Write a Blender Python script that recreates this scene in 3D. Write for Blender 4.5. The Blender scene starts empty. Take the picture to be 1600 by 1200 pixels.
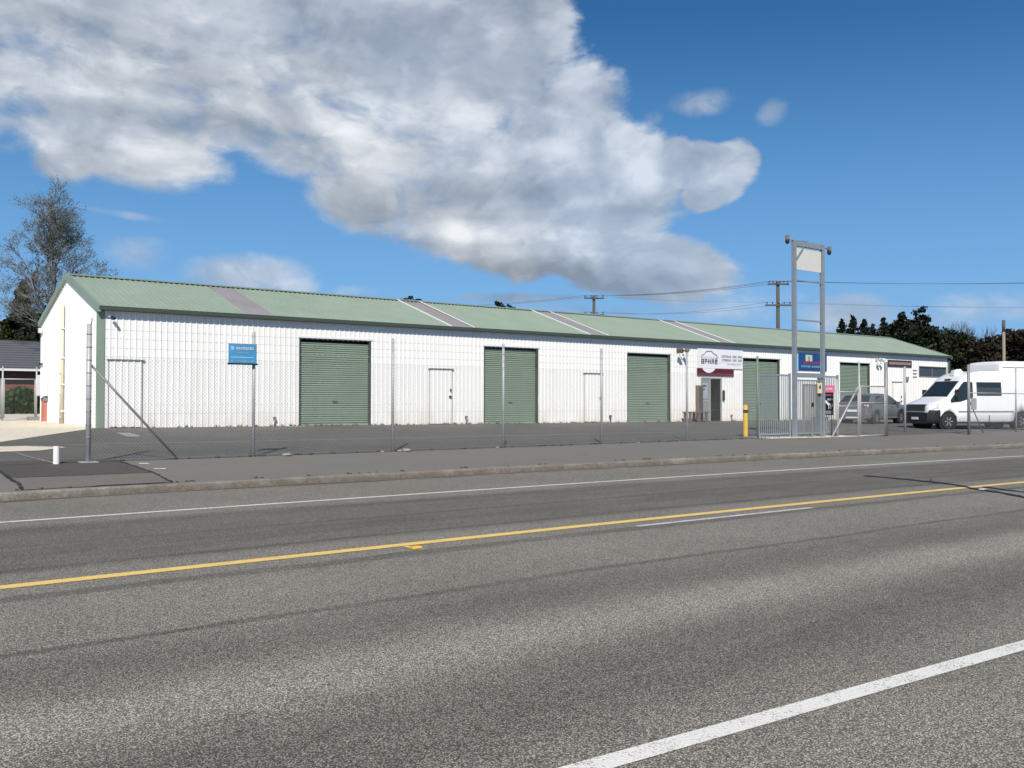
import bpy, bmesh, math, random
import numpy as np
from mathutils import Vector, Matrix
random.seed(7); RNG = np.random.default_rng(11)
R = math.radians
scene = bpy.context.scene
COL = scene.collection
PI = math.pi

# ------------------------------------------------------------------ camera
F, PIT, ROL, YAW = 1481.3, .01831, .00136, R(52.254)
CAMP = Vector((0, 0, 1.45))
fw = Vector((math.cos(YAW)*math.cos(PIT), math.sin(YAW)*math.cos(PIT), math.sin(PIT)))
_r = Vector((math.sin(YAW), -math.cos(YAW), 0)); _u = _r.cross(fw)
r2 = _r*math.cos(ROL)+_u*math.sin(ROL); u2 = _u*math.cos(ROL)-_r*math.sin(ROL)
cam = bpy.data.cameras.new('camera'); camo = bpy.data.objects.new('camera', cam); COL.objects.link(camo)
camo.matrix_world = Matrix(((r2.x, u2.x, -fw.x, 0), (r2.y, u2.y, -fw.y, 0), (r2.z, u2.z, -fw.z, CAMP.z), (0, 0, 0, 1)))
cam.sensor_width = 36; cam.lens = F/1600*36; cam.clip_start = .05; cam.clip_end = 6000
scene.camera = camo
scene.render.resolution_x = 1024; scene.render.resolution_y = 768

# ------------------------------------------------------------------ node helpers
class X:
    """wraps a socket so shader maths can be written as maths"""
    def __init__(s, nt, sock): s.nt, s.s = nt, sock
    def _m(s, op, b=None, c=None, clamp=False):
        n = s.nt.nodes.new('ShaderNodeMath'); n.operation = op; n.use_clamp = clamp
        for i, v in enumerate((s, b, c)):
            if v is None: continue
            if isinstance(v, X): s.nt.links.new(v.s, n.inputs[i])
            else: n.inputs[i].default_value = v
        return X(s.nt, n.outputs[0])
    def __add__(s, b): return s._m('ADD', b)
    def __sub__(s, b): return s._m('SUBTRACT', b)
    def __mul__(s, b): return s._m('MULTIPLY', b)
    def __truediv__(s, b): return s._m('DIVIDE', b)
    __radd__ = __add__; __rmul__ = __mul__
    def sin(s): return s._m('SINE')
    def abs(s): return s._m('ABSOLUTE')
    def pw(s, b): return s._m('POWER', b)
    def mx(s, b): return s._m('MAXIMUM', b)
    def mn(s, b): return s._m('MINIMUM', b)
    def smx(s, b, c): return s._m('SMOOTH_MAX', b, c)
    def clamp(s): return s._m('ADD', 0., clamp=True)
    def ramp(s, a, b, lo=0., hi=1., smooth=True):
        n = s.nt.nodes.new('ShaderNodeMapRange'); n.interpolation_type = 'SMOOTHSTEP' if smooth else 'LINEAR'
        s.nt.links.new(s.s, n.inputs[0])
        for i, v in enumerate((a, b, lo, hi)): n.inputs[i+1].default_value = v
        return X(s.nt, n.outputs[0])
def nd(nt, t, ins={}, **kw):
    n = nt.nodes.new(t)
    for k, v in kw.items(): setattr(n, k, v)
    for k, v in ins.items():
        if isinstance(v, X): v = v.s
        if isinstance(v, bpy.types.NodeSocket): nt.links.new(v, n.inputs[k])
        else: n.inputs[k].default_value = v
    return n
def noise(nt, vec, scale, detail=4, rough=.55, lac=2., dist=0.):
    n = nd(nt, 'ShaderNodeTexNoise', {'Vector': vec, 'Scale': scale, 'Detail': detail, 'Roughness': rough, 'Lacunarity': lac, 'Distortion': dist})
    return X(nt, n.outputs[0])
def mixc(nt, f, a, b, mode='MIX'):
    n = nt.nodes.new('ShaderNodeMix'); n.data_type = 'RGBA'; n.blend_type = mode
    for k, v in ((0, f), (6, a), (7, b)):
        if isinstance(v, X): v = v.s
        if isinstance(v, bpy.types.NodeSocket): nt.links.new(v, n.inputs[k])
        else: n.inputs[k].default_value = v if k == 0 else (*v[:3], 1)
    return n.outputs[2]
def xyz(nt, vec):
    n = nt.nodes.new('ShaderNodeSeparateXYZ'); nt.links.new(vec, n.inputs[0]); return [X(nt, o) for o in n.outputs]
def cxyz(nt, a, b, c):
    n = nt.nodes.new('ShaderNodeCombineXYZ')
    for i, v in enumerate((a, b, c)):
        if isinstance(v, X): nt.links.new(v.s, n.inputs[i])
        else: n.inputs[i].default_value = v
    return n.outputs[0]

# ------------------------------------------------------------------ sky, clouds, sun, exposure
SUN = Vector((-.56, -.70, .80)).normalized()
world = bpy.data.worlds.new('World'); scene.world = world; world.use_nodes = True
nt = world.node_tree; nt.nodes.clear()
tc = nt.nodes.new('ShaderNodeTexCoord'); D = tc.outputs['Generated']
sky = nt.nodes.new('ShaderNodeTexSky'); sky.sky_type = 'NISHITA'; sky.sun_disc = False
sky.sun_elevation = math.asin(SUN.z); sky.sun_rotation = math.atan2(SUN.x, SUN.y)
sky.air_density = 1.0; sky.dust_density = 0.; sky.ozone_density = 5.
SKYS = .088
dx, dy, dz = xyz(nt, D)
f0 = (math.cos(YAW), math.sin(YAW)); r0 = (math.sin(YAW), -math.cos(YAW))
du = dx*r0[0]+dy*r0[1]; df = dx*f0[0]+dy*f0[1]
U = du._m('ARCTAN2', df)*57.2958; V = dz._m('ARCSINE')*57.2958
def uv(px, py):
    d = (fw+r2*((px-800)/F)+u2*((600-py)/F)).normalized()
    return math.degrees(math.atan2(d.x*r0[0]+d.y*r0[1], d.x*f0[0]+d.y*f0[1])), math.degrees(math.asin(d.z))
def blob(px, py, rx, ry, rot=0., w=1.):
    a, b = uv(px, py); k = math.degrees(1/F)*.95
    c, s = math.cos(R(rot)), math.sin(R(rot))
    uu = U-a; vv = V-b
    p = (uu*c+vv*s)*(1/(rx*k)); q = (vv*c-uu*s)*(1/(ry*k))
    return (p*p+q*q)*(-w)+w
# billows: smooth cell noise with finer and finer cells riding on it, on gently warped directions
vv3 = cxyz(nt, dx, dy, dz*1.7)
wn = nd(nt, 'ShaderNodeTexNoise', {'Vector': vv3, 'Scale': 5., 'Detail': 4.})
wv = nd(nt, 'ShaderNodeVectorMath', {0: wn.outputs['Color'], 1: (.5, .5, .5)}, operation='SUBTRACT')
wv = nd(nt, 'ShaderNodeVectorMath', {0: wv.outputs[0], 'Scale': .11}, operation='SCALE')
P0 = nd(nt, 'ShaderNodeVectorMath', {0: vv3, 1: wv.outputs[0]}, operation='ADD').outputs[0]
sh = Vector((r0[0]*.020, r0[1]*.020, .030))
P1 = nd(nt, 'ShaderNodeVectorMath', {0: P0, 1: tuple(sh)}, operation='ADD').outputs[0]
def billow(P):                                                        # folded noise: rounded lumps with creases between them
    return (noise(nt, P, 7., 1, .5)-.5).abs()*2.4+(noise(nt, P, 17., 1, .5)-.5).abs()*1.3+(noise(nt, P, 40., 2, .5)-.5).abs()*.7
b0 = billow(P0); b1 = billow(P1)
n0 = noise(nt, P0, 5., 8, .55); n1 = noise(nt, P1, 5., 8, .55)
nb = noise(nt, P0, 2.1, 3, .5); nf = noise(nt, P0, 22., 7, .62); nm = noise(nt, P0, 12., 6, .58)
blobs = [(60, 60, 330, 150, 0), (430, 60, 420, 170, 0), (660, 170, 300, 150, -10), (800, 60, 125, 150, 0), (850, 210, 150, 130, 0), (790, 345, 250, 88, -6), (560, 300, 110, 70, -30), (440, 215, 130, 60, -20),
         (980, 408, 185, 62, -10), (950, 290, 130, 110, 0), (1112, 258, 74, 36, -14), (1150, 248, 42, 34, 0), (1115, 292, 60, 34, 20), (1060, 250, 34, 40, 20), (190, 225, 160, 62, -10), (100, 258, 50, 30, 0), (330, 180, 170, 60, 0)]
cov = None
for b in blobs:
    x = blob(*b); cov = x if cov is None else cov.smx(x, .25)
for (px, py, rx, ry, rot, k) in [(310, 165, 60, 22, -40, .42), (110, 45, 90, 26, -25, .35), (30, 165, 50, 22, 0, .45), (600, 60, 40, 16, 0, .25)]:   # thin places where blue shows
    cov = cov-blob(px, py, rx, ry, rot).mx(0.)*k
small = None
for b in [(1208, 176, 34, 28, 20, .60), (1095, 160, 75, 24, 5, .40), (1020, 185, 28, 18, 0, .35), (385, 430, 135, 44, 0, .95), (460, 445, 60, 26, 0, .8), (215, 395, 75, 40, 0, .62),
          (1325, 492, 95, 42, 0, .85), (1130, 478, 190, 42, 0, .40), (800, 466, 150, 12, 0, .7), (190, 334, 90, 9, -6, .55), (1560, 480, 130, 34, 0, .5),
          (1420, 505, 140, 26, 0, .45), (900, 490, 260, 24, 0, .45), (560, 455, 120, 16, 0, .3)]:
    x = blob(*b); small = x if small is None else small.smx(x, .1)
shape = cov.mn(.62)*1.15+(n0-.5)*1.5+(nm-.5)*1.35+(b0-.42)*.45+(nf-.5)*1.1+.07
soft = blob(300, 260, 480, 300).ramp(-.1, .6, 1., 0.)                # ragged and thin at the lower left, firm at the right
aB = (shape+.03).ramp(-.08, .50)*soft+((shape+.0).ramp(-.2, .85))*(soft*-1.+1.)
aS = (small+(n0-.5)*1.2+(b0-.42)*.2+(nf-.5)*.7-.16).ramp(-.05, .7)*.68
alpha = (aB*(nb.ramp(.38, .56)*.25+.75)).mx(aS).clamp()
lum = (b0-b1)*.20+(n0-n1)*1.75+(b0-.42)*.14+(nf-.5)*.12+(nm-.5)*.24+(nb-.5)*.45+.665
for (px, py, rx, ry, k) in [(770, 300, 190, 34, .20), (900, 345, 180, 30, .16), (860, 455, 330, 60, .42), (600, 400, 90, 50, .28), (560, 330, 60, 60, .2), (250, 195, 200, 38, .20), (640, 345, 90, 60, .20), (900, 130, 55, 150, -.26), (560, 185, 110, 40, -.26),
                            (990, 250, 60, 80, -.36), (1000, 350, 150, 22, -.16), (700, 160, 160, 60, -.16), (1140, 255, 50, 40, -.16), (100, 120, 200, 60, -.06), (640, 60, 140, 60, .12), (740, 362, 190, 22, -.26), (820, 250, 90, 50, -.14), (130, 275, 120, 22, -.12)]:
    lum = lum-blob(px, py, rx, ry).mx(0.)*k
cr = nt.nodes.new('ShaderNodeValToRGB'); nt.links.new(lum.s, cr.inputs[0])
els = cr.color_ramp.elements
els[0].position = .18; els[0].color = (.27, .31, .37, 1)
els[1].position = 1.; els[1].color = (.93, .96, 1., 1)
e = els.new(.42); e.color = (.40, .45, .52, 1)
e = els.new(.66); e.color = (.56, .61, .68, 1)
hs = nd(nt, 'ShaderNodeHueSaturation', {'Saturation': 1.26, 'Value': .86, 'Color': sky.outputs[0]})
# clear southern air: the Nishita horizon is yellower than this place's, so low sky is drawn towards pale blue
skc = mixc(nt, V.ramp(-2., 24., .85, 0.), hs.outputs[0], (1.95, 4.45, 8.5))
bg1 = nd(nt, 'ShaderNodeBackground', {'Color': skc, 'Strength': SKYS})
bg2 = nd(nt, 'ShaderNodeBackground', {'Color': cr.outputs[0], 'Strength': .86})
ms = nd(nt, 'ShaderNodeMixShader', {0: alpha.s, 1: bg1.outputs[0], 2: bg2.outputs[0]})
wo = nt.nodes.new('ShaderNodeOutputWorld'); nt.links.new(ms.outputs[0], wo.inputs[0])

sl = bpy.data.lights.new('sun', 'SUN'); sl.energy = 4.7; sl.angle = R(.53); sl.color = (1, .925, .80)
so = bpy.data.objects.new('sun', sl); COL.objects.link(so); so.rotation_euler = SUN.to_track_quat('Z', 'Y').to_euler()
vs = scene.view_settings; vs.view_transform = 'Standard'; vs.look = 'None'; vs.exposure = .12; vs.gamma = 1; vs.use_curve_mapping = False

# ------------------------------------------------------------------ ground model
def bend(x):                                                        # the road swings gently to the right
    if x < 4: return 0.
    if x < 34: return -.0018*(x-4)**2
    return -.0018*900-.108*(x-34)
KERB = 15.35
def gfence(x): return .285 if x < 24 else (.215 if x > 32 else .285-.07*(x-24)/8)
def gwall(x): return .62-.0042*(min(max(x, 6), 60)-8)
def G(x, y):
    yk = KERB+bend(x)+.16
    if y < yk: return 0. if y < yk-.16 else .12
    if y < 19.05: return .125+(gfence(x)-.125)*(y-yk)/(19.05-yk)
    if y < 30.45: return gfence(x)+(gwall(x)-gfence(x))*(y-19.05)/11.4
    return gwall(x)+min(y-30.45, 10)*.012

# ------------------------------------------------------------------ mesh helpers
def tag(o, label=None, cat=None, group=None, kind=None):
    if label: o['label'] = label
    if cat: o['category'] = cat
    if group: o['group'] = group
    if kind: o['kind'] = kind
    return o
def thing(name, loc, label, cat, group=None, rz=0.):
    o = bpy.data.objects.new(name, None); COL.objects.link(o); o.location = loc; o.rotation_euler = (0, 0, rz); o.empty_display_size = .3
    return tag(o, label, cat, group)
def attach(o, parent, local=False):
    if parent is None: return
    o.parent = parent
    if not local:
        m = Matrix.Translation(parent.location) @ Matrix.Rotation(parent.rotation_euler.z, 4, 'Z') if parent.type == 'EMPTY' else Matrix.Identity(4)
        o.matrix_parent_inverse = m.inverted()
class MB:
    def __init__(s): s.v = []; s.f = []; s.sm = []
    def add(s, vs, fs, smooth=False):
        n = len(s.v); s.v += [tuple(v) for v in vs]; s.f += [tuple(i+n for i in f) for f in fs]; s.sm += [smooth]*len(fs); return s
    def box(s, x0, y0, z0, x1, y1, z1):
        if x0 > x1: x0, x1 = x1, x0
        if y0 > y1: y0, y1 = y1, y0
        if z0 > z1: z0, z1 = z1, z0
        return s.add([(x0, y0, z0), (x1, y0, z0), (x1, y1, z0), (x0, y1, z0), (x0, y0, z1), (x1, y0, z1), (x1, y1, z1), (x0, y1, z1)],
                     [(3, 2, 1, 0), (4, 5, 6, 7), (0, 1, 5, 4), (1, 2, 6, 5), (2, 3, 7, 6), (3, 0, 4, 7)])
    def tube(s, a, b, r, n=8, r1=None, cap=True):
        a, b = Vector(a), Vector(b); r1 = r if r1 is None else r1
        d = (b-a); 
        if d.length < 1e-6: return s
        d.normalize(); t = Vector((0, 0, 1)) if abs(d.z) < .9 else Vector((1, 0, 0))
        p = d.cross(t).normalized(); q = d.cross(p)
        vs = []; off = PI/4 if n == 4 else 0
        for c, rr in ((a, r), (b, r1)):
            for i in range(n):
                w = off+2*PI*i/n; vs.append(c+p*math.cos(w)*rr+q*math.sin(w)*rr)
        fs = [(i, (i+1) % n, n+(i+1) % n, n+i) for i in range(n)]
        if cap: fs += [tuple(range(n))[::-1], tuple(range(n, 2*n))]
        return s.add(vs, [f[::-1] for f in fs], n > 5)
    def bar(s, a, b, w, h):                                          # rectangular section, w sideways, h vertical-ish
        a, b = Vector(a), Vector(b); d = (b-a).normalized(); t = Vector((0, 0, 1)) if abs(d.z) < .95 else Vector((0, 1, 0))
        p = d.cross(t).normalized()*w/2; q = d.cross(p).normalized()*h/2
        vs = [c+k*p+l*q for c in (a, b) for k, l in ((-1, -1), (1, -1), (1, 1), (-1, 1))]
        return s.add(vs, [(0, 1, 2, 3), (7, 6, 5, 4), (0, 4, 5, 1), (1, 5, 6, 2), (2, 6, 7, 3), (3, 7, 4, 0)])
    def lathe(s, c, axis, prof, n=20):                               # prof: (distance along axis, radius)
        c = Vector(c); d = Vector(axis).normalized(); t = Vector((0, 0, 1)) if abs(d.z) < .9 else Vector((1, 0, 0))
        p = d.cross(t).normalized(); q = d.cross(p); vs = []; fs = []
        for (h, r) in prof:
            for i in range(n): w = 2*PI*i/n; vs.append(c+d*h+(p*math.cos(w)+q*math.sin(w))*r)
        for k in range(len(prof)-1):
            for i in range(n): j = (i+1) % n; fs.append((k*n+i, k*n+j, (k+1)*n+j, (k+1)*n+i))
        s.add(vs, fs, True); k = (len(prof)-1)*n
        s.add(vs[:n], [tuple(range(n))[::-1]]); return s.add(vs[k:k+n], [tuple(range(n))])
    def prism(s, poly, axis, a, b):                                  # poly: 2-D points in the plane across axis
        n = len(poly)
        def pt(p, h): return {'x': (h, p[0], p[1]), 'y': (p[0], h, p[1]), 'z': (p[0], p[1], h)}[axis]
        vs = [pt(p, a) for p in poly]+[pt(p, b) for p in poly]
        fs = [tuple(range(n)), tuple(range(2*n-1, n-1, -1))]+[(i, n+i, n+(i+1) % n, (i+1) % n) for i in range(n)]
        return s.add(vs, fs)
    def build(s, name, mat, parent=None, local=False, bevel=0.):
        me = bpy.data.meshes.new(name); me.from_pydata(s.v, [], s.f)
        me.polygons.foreach_set('use_smooth', s.sm)
        bm = bmesh.new(); bm.from_mesh(me); bmesh.ops.recalc_face_normals(bm, faces=bm.faces)
        bm.to_mesh(me); bm.free()
        if isinstance(mat, (list, tuple)):
            for m in mat: me.materials.append(m)
        elif mat: me.materials.append(mat)
        o = bpy.data.objects.new(name, me); COL.objects.link(o); attach(o, parent, local)
        if bevel:
            m = o.modifiers.new('bevel', 'BEVEL'); m.width = bevel; m.segments = 2; m.limit_method = 'ANGLE'
        return o
def copy_tree(o, parent=None):
    c = o.copy(); COL.objects.link(c)
    if parent: c.parent = parent
    for ch in list(o.children): copy_tree(ch, c)
    return c
def sheet(name, xs, yf, mat, dz=0., kind='structure', zf=G):
    """ground-following sheet; yf(x) gives the rows of y for a column"""
    vs = []; rows = None
    for x in xs:
        ys = yf(x); rows = len(ys)
        for y in ys: vs.append((x, y, zf(x, y)+dz))
    fs = [(i*rows+j, (i+1)*rows+j, (i+1)*rows+j+1, i*rows+j+1) for i in range(len(xs)-1) for j in range(rows-1)]
    m = MB(); m.add(vs, fs, False); o = m.build(name, mat)
    if o.data.polygons[0].normal.z < 0: o.data.flip_normals()
    return tag(o, kind=kind)
def lin(a, b, n): return [a+(b-a)*i/(n-1) for i in range(n)]

# ------------------------------------------------------------------ materials
def newmat(name):
    m = bpy.data.materials.new(name); m.use_nodes = True; t = m.node_tree; b = t.nodes['Principled BSDF']
    return m, t, b
def wpos(t): return t.nodes.new('ShaderNodeNewGeometry').outputs['Position']
def opos(t): return t.nodes.new('ShaderNodeTexCoord').outputs['Object']
def plain(name, col, rough=.5, metal=0., var=.12, scale=3., bump=0., bscale=60., spec=.5, fine=True):
    m, t, b = newmat(name); p = opos(t)
    a = noise(t, p, scale, 5, .6); k = (a-.5)*(2*var)+1.
    if fine: k = k*((noise(t, p, scale*14, 3)-.5)*var+1.)
    c = nd(t, 'ShaderNodeVectorMath', {0: (*col,), 'Scale': k}, operation='SCALE')
    t.links.new(c.outputs[0], b.inputs['Base Color'])
    b.inputs['Roughness'].default_value = rough; b.inputs['Metallic'].default_value = metal
    b.inputs['Specular IOR Level'].default_value = spec
    if bump:
        bn = nd(t, 'ShaderNodeBump', {'Strength': bump, 'Distance': .01, 'Height': noise(t, p, bscale, 4).s}); t.links.new(bn.outputs[0], b.inputs['Normal'])
    return m
def chip(name, lo, hi, cell, track=None, bump=.5, patchy=.16, soft=.0, warm=(1, 1, 1)):
    """sealed road surface: stone chips in bitumen. lo/hi are the darkest and lightest chips; track: list of (y, width, darkening) bands worn along the road"""
    m, t, b = newmat(name); p = wpos(t); x, y, z = xyz(t, p)
    vo = nd(t, 'ShaderNodeTexVoronoi', {'Vector': p, 'Scale': 1/cell, 'Randomness': 1.}, feature='F1')
    ch = xyz(t, vo.outputs['Color'])[0]; dist = X(t, vo.outputs['Distance'])
    fill = dist.ramp(.30, .72, 1., .0)                                # bitumen between chips
    tone = ch.pw(1.6)*.9+.1
    big = noise(t, p, .55, 5, .6); mid = noise(t, p, 4.5, 5, .65); fine = noise(t, p, 1/(cell*2.6), 3, .6)
    tone = tone*(1-soft)+soft*.42
    k = (fill*tone)*((fine-.5)*.7+1.)
    c = mixc(t, k.clamp(), lo, hi)
    tint = mixc(t, ch.ramp(.55, .95)*.5, (1, 1, 1), (1.08, .98, .86))
    c = mixc(t, 1., c, tint, 'MULTIPLY')
    shade = (big-.5)*(patchy*2.2)+(mid-.5)*patchy*1.1+1.
    shade = shade*(noise(t, p, 1.7, 3, .6).ramp(.66, .74)*(noise(t, p, 11., 3, .6).ramp(.4, .6))*-.30+1.)
    # the worn bands follow the road's bend
    if track:
        bx = x-4.; bb = (bx.mx(0.)*bx.mx(0.))*.0018
        lane = y+bb+(noise(t, cxyz(t, x*.25, y*1.0, z), 1.2, 4, .6)-.5)*.28
        for (yc, w, dk, edge) in track:
            a = ((lane-yc).abs()).ramp(w*(1-edge), w, 1., 0.)
            brk = noise(t, cxyz(t, x*.35, y*2.2, z), 1.6, 4, .65).ramp(.25, .62, .55, 1.)
            shade = shade*(a*brk*(-dk)+1.)
    sc = nd(t, 'ShaderNodeVectorMath', {0: c, 'Scale': shade}, operation='SCALE')
    t.links.new(sc.outputs[0], b.inputs['Base Color'])
    b.inputs['Roughness'].default_value = .82; b.inputs['Specular IOR Level'].default_value = .35
    h = (fill*.7+fine*.5)
    bn = nd(t, 'ShaderNodeBump', {'Strength': bump, 'Distance': cell*.5, 'Height': h.s}); t.links.new(bn.outputs[0], b.inputs['Normal'])
    return m
M = {}
M['road'] = chip('chipseal', (.085, .083, .077), (.70, .655, .555), .0078, bump=.55, patchy=.20, soft=.12, track=[
    (7.74, .15, .36, .6), (6.04, .08, .42, .7), (5.50, .70, .28, .9), (3.62, .85, .34, .9), (4.62, .55, -.34, .95), (7.0, .7, -.08, .9), (2.2, .5, -.12, .9),
    (10.45, 1.80, .34, .2), (10.45, .10, .26, .7), (9.02, .10, .26, .7), (9.9, .55, .14, .9), (11.8, .45, .12, .9), (13.9, 1.0, .06, .9)])
M['path'] = chip('footpath_asphalt', (.155, .148, .135), (.285, .272, .248), .006, bump=.15, patchy=.10, soft=.5)
M['yard'] = chip('yard_asphalt', (.085, .084, .078), (.235, .228, .205), .009, bump=.4, patchy=.34, soft=.2)
M['patch'] = chip('trench_asphalt', (.07, .062, .058), (.15, .137, .127), .007, bump=.3, patchy=.2, soft=.3)
M['patch2'] = chip('worn_trench_asphalt', (.14, .13, .115), (.27, .25, .225), .007, bump=.3, patchy=.2, soft=.3)
M['gravel'] = chip('pale_gravel', (.60, .55, .44), (.98, .94, .82), .022, bump=.6, patchy=.12, soft=.35)
M['conc'] = chip('concrete', (.26, .245, .215), (.52, .49, .44), .008, bump=.3, patchy=.3, soft=.4)
M['tar'] = plain('tar', (.018, .017, .017), .6, var=.3, scale=8)
def kerbmat():
    m, t, b = newmat('kerb_concrete'); p = wpos(t)
    a = noise(t, p, 2.5, 6, .7); c2 = noise(t, p, 26, 5, .7); g = noise(t, p, .5, 4, .7)
    c = mixc(t, (a*.6+c2*.5).ramp(.38, .70), (.12, .11, .094), (.30, .28, .25))
    c = mixc(t, g.ramp(.42, .62)*.75, c, (.17, .15, .125))
    zz = xyz(t, p)[2]; c = mixc(t, (zz.ramp(.02, .118, 1., 0.)*(noise(t, p, 9., 5, .7).ramp(.3, .6))*.75).clamp(), c, (.12, .10, .08))
    t.links.new(c, b.inputs['Base Color']); b.inputs['Roughness'].default_value = .9
    bn = nd(t, 'ShaderNodeBump', {'Strength': .8, 'Distance': .02, 'Height': c2.s}); t.links.new(bn.outputs[0], b.inputs['Normal'])
    return m
M['kerb'] = kerbmat()
def paintmat(name, col, wear=.4, cell=.0115):
    m, t, b = newmat(name); p = wpos(t)
    vo = nd(t, 'ShaderNodeTexVoronoi', {'Vector': p, 'Scale': 1/cell}, feature='F1')
    d = X(t, vo.outputs['Distance']); ch = xyz(t, vo.outputs['Color'])[0]; n = noise(t, p, 5, 5, .7); n2 = noise(t, p, 60, 4, .7)
    gap = (d*.9+(n-.5)*1.1+(n2-.5)*.8).ramp(.62-wear*.25, .95-wear*.25)*(ch.ramp(.1, .6, 1., .65))
    c = mixc(t, gap.clamp(), (*[k*1. for k in col],), (.17, .155, .13))
    c = mixc(t, n2.ramp(.5, .8)*.2, c, (.3, .28, .24))
    t.links.new(c, b.inputs['Base Color']); b.inputs['Roughness'].default_value = .6
    bn = nd(t, 'ShaderNodeBump', {'Strength': .5, 'Distance': .006, 'Height': (d*-1.).s}); t.links.new(bn.outputs[0], b.inputs['Normal'])
    return m
M['wpaint'] = paintmat('white_road_paint', (.80, .79, .75), .35)
M['wpaint2'] = paintmat('worn_white_road_paint', (.66, .66, .64), .75)
M['ypaint'] = paintmat('yellow_road_paint', (.86, .60, .17), .2)
M['faint'] = paintmat('faded_line_paint', (.36, .35, .33), 1.1)
def cladding(name, col, dirt=(.50, .38, .26)):
    m, t, b = newmat(name); p = wpos(t); x, y, z = xyz(t, p)
    h = z-.55
    n = noise(t, cxyz(t, x*1.4, y*1.4, z*.35), 1.2, 5, .65); n2 = noise(t, p, 9, 4, .6)
    d = (h.ramp(.0, .95, 1., 0.)*((n-.38)*3.2).clamp())*.42+(h.ramp(0., .10, .5, 0.)*n2)
    c = mixc(t, d.clamp(), col, dirt)
    c = mixc(t, (noise(t, cxyz(t, x*6, y*6, z*.5), 1., 4)).ramp(.45, .8)*.10, c, (.55, .54, .52))
    run = noise(t, cxyz(t, x*3.1, y*3.1, z*.22), 1.3, 5, .7).ramp(.60, .78)*.16+noise(t, cxyz(t, x*.9, y*.9, z*.1), 1.1, 2, .5).ramp(.45, .7)*.07
    c = mixc(t, run.clamp(), c, (.52, .47, .40))
    bn = nd(t, 'ShaderNodeBump', {'Strength': .35, 'Distance': .02, 'Height': noise(t, cxyz(t, x*1.2, y*1.2, z*.9), 1.4, 3, .5).s}); t.links.new(bn.outputs[0], b.inputs['Normal'])
    t.links.new(c, b.inputs['Base Color']); b.inputs['Roughness'].default_value = .45; b.inputs['Specular IOR Level'].default_value = .4
    return m
M['white'] = cladding('white_steel_cladding', (.86, .86, .85))
M['cream'] = plain('cream_pvc', (.66, .61, .47), .5, var=.08)
def greenmat(name, col, rough=.42):
    m, t, b = newmat(name); p = wpos(t); x, y, z = xyz(t, p)
    n = noise(t, p, .9, 6, .6); n2 = noise(t, cxyz(t, x*7, y*.8, z*.8), 1., 4, .6)
    k = (n-.5)*.28+(n2-.5)*.16+1.
    sc = nd(t, 'ShaderNodeVectorMath', {0: col, 'Scale': k}, operation='SCALE')
    c = mixc(t, noise(t, p, 2.2, 6, .7).ramp(.62, .85)*.25, sc.outputs[0], (.25, .25, .20))
    t.links.new(c, b.inputs['Base Color']); b.inputs['Roughness'].default_value = rough
    return m
M['roof'] = greenmat('green_roof_steel', (.29, .36, .29))
M['trim'] = greenmat('green_trim_steel', (.22, .285, .225))
M['door'] = greenmat('green_shutter_steel', (.28, .35, .28), .5)
M['gutter'] = greenmat('gutter_green_with_shade', (.055, .075, .058))  # gutter green, darkened so its colour also stands in for the eave shadow
M['sky_sheet'] = plain('fibreglass_roof_sheet', (.275, .265, .278), .6, var=.2, scale=1.2)
M['whiteplastic'] = plain('white_plastic', (.78, .79, .80), .4, var=.05)
M['galv'] = plain('galvanised_steel', (.40, .41, .42), .5, metal=.15, var=.22, scale=7)
M['galvd'] = plain('dull_galvanised_steel', (.24, .245, .25), .5, metal=.15, var=.22, scale=7)
M['wire'] = plain('fence_wire', (.30, .31, .32), .45, metal=.2, var=.1)
M['towerm'] = plain('weathered_steel', (.25, .285, .32), .5, metal=.15, var=.2, scale=4)
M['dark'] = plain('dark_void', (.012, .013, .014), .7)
M['blackp'] = plain('black_plastic', (.02, .021, .024), .45, var=.1)
M['bumper'] = plain('charcoal_bumper_plastic', (.012, .013, .016), .6, var=.1)
M['tyre'] = plain('tyre_rubber', (.022, .022, .023), .85, var=.2)
M['rim'] = plain('alloy_silver', (.50, .51, .53), .35, metal=.6, var=.1)
M['vanw'] = plain('white_vehicle_paint', (.80, .82, .84), .22, var=.03, spec=.6)
M['vang'] = plain('grey_vehicle_paint', (.17, .185, .205), .25, metal=.35, var=.05, spec=.6)
M['red'] = plain('red_lens', (.32, .02, .03), .25)
M['clear'] = plain('headlamp_lens', (.55, .56, .55), .15)
M['brick'] = None
M['yellow'] = plain('yellow_bollard_paint', (.80, .50, .04), .45, var=.14)
M['redpipe'] = plain('red_oxide_pipe', (.50, .17, .12), .6, var=.12)
M['timber'] = plain('weathered_timber', (.16, .13, .11), .8, var=.25, scale=9)
M['pole'] = plain('grey_timber_pole', (.085, .078, .072), .85, var=.25, scale=4)
M['conpole'] = plain('concrete_pole', (.25, .22, .19), .85, var=.2)
M['blue'] = plain('blue_sign_panel', (.07, .28, .52), .4, var=.25, scale=2.)
M['lblue'] = plain('light_blue_print', (.25, .55, .80), .4, var=.1)
M['navy'] = plain('navy_sign_panel', (.015, .06, .22), .4, var=.2)
M['maroon'] = plain('maroon_sign_panel', (.115, .012, .022), .5, var=.25)
M['signw'] = plain('white_sign_panel', (.78, .80, .83), .45, var=.03)
M['inkg'] = plain('grey_lettering', (.16, .20, .25), .5)
M['inkp'] = plain('plum_lettering', (.07, .04, .08), .5)
M['pink'] = plain('pink_print', (.75, .16, .30), .5, var=.1)
M['creamsign'] = plain('cream_sign_panel', (.72, .60, .42), .5)
M['brownsign'] = plain('dark_brown_sign_panel', (.06, .035, .035), .5, var=.2)
M['tanprint'] = plain('tan_print', (.30, .22, .20), .5)
M['redprint'] = plain('red_print', (.55, .05, .05), .5)
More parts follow.
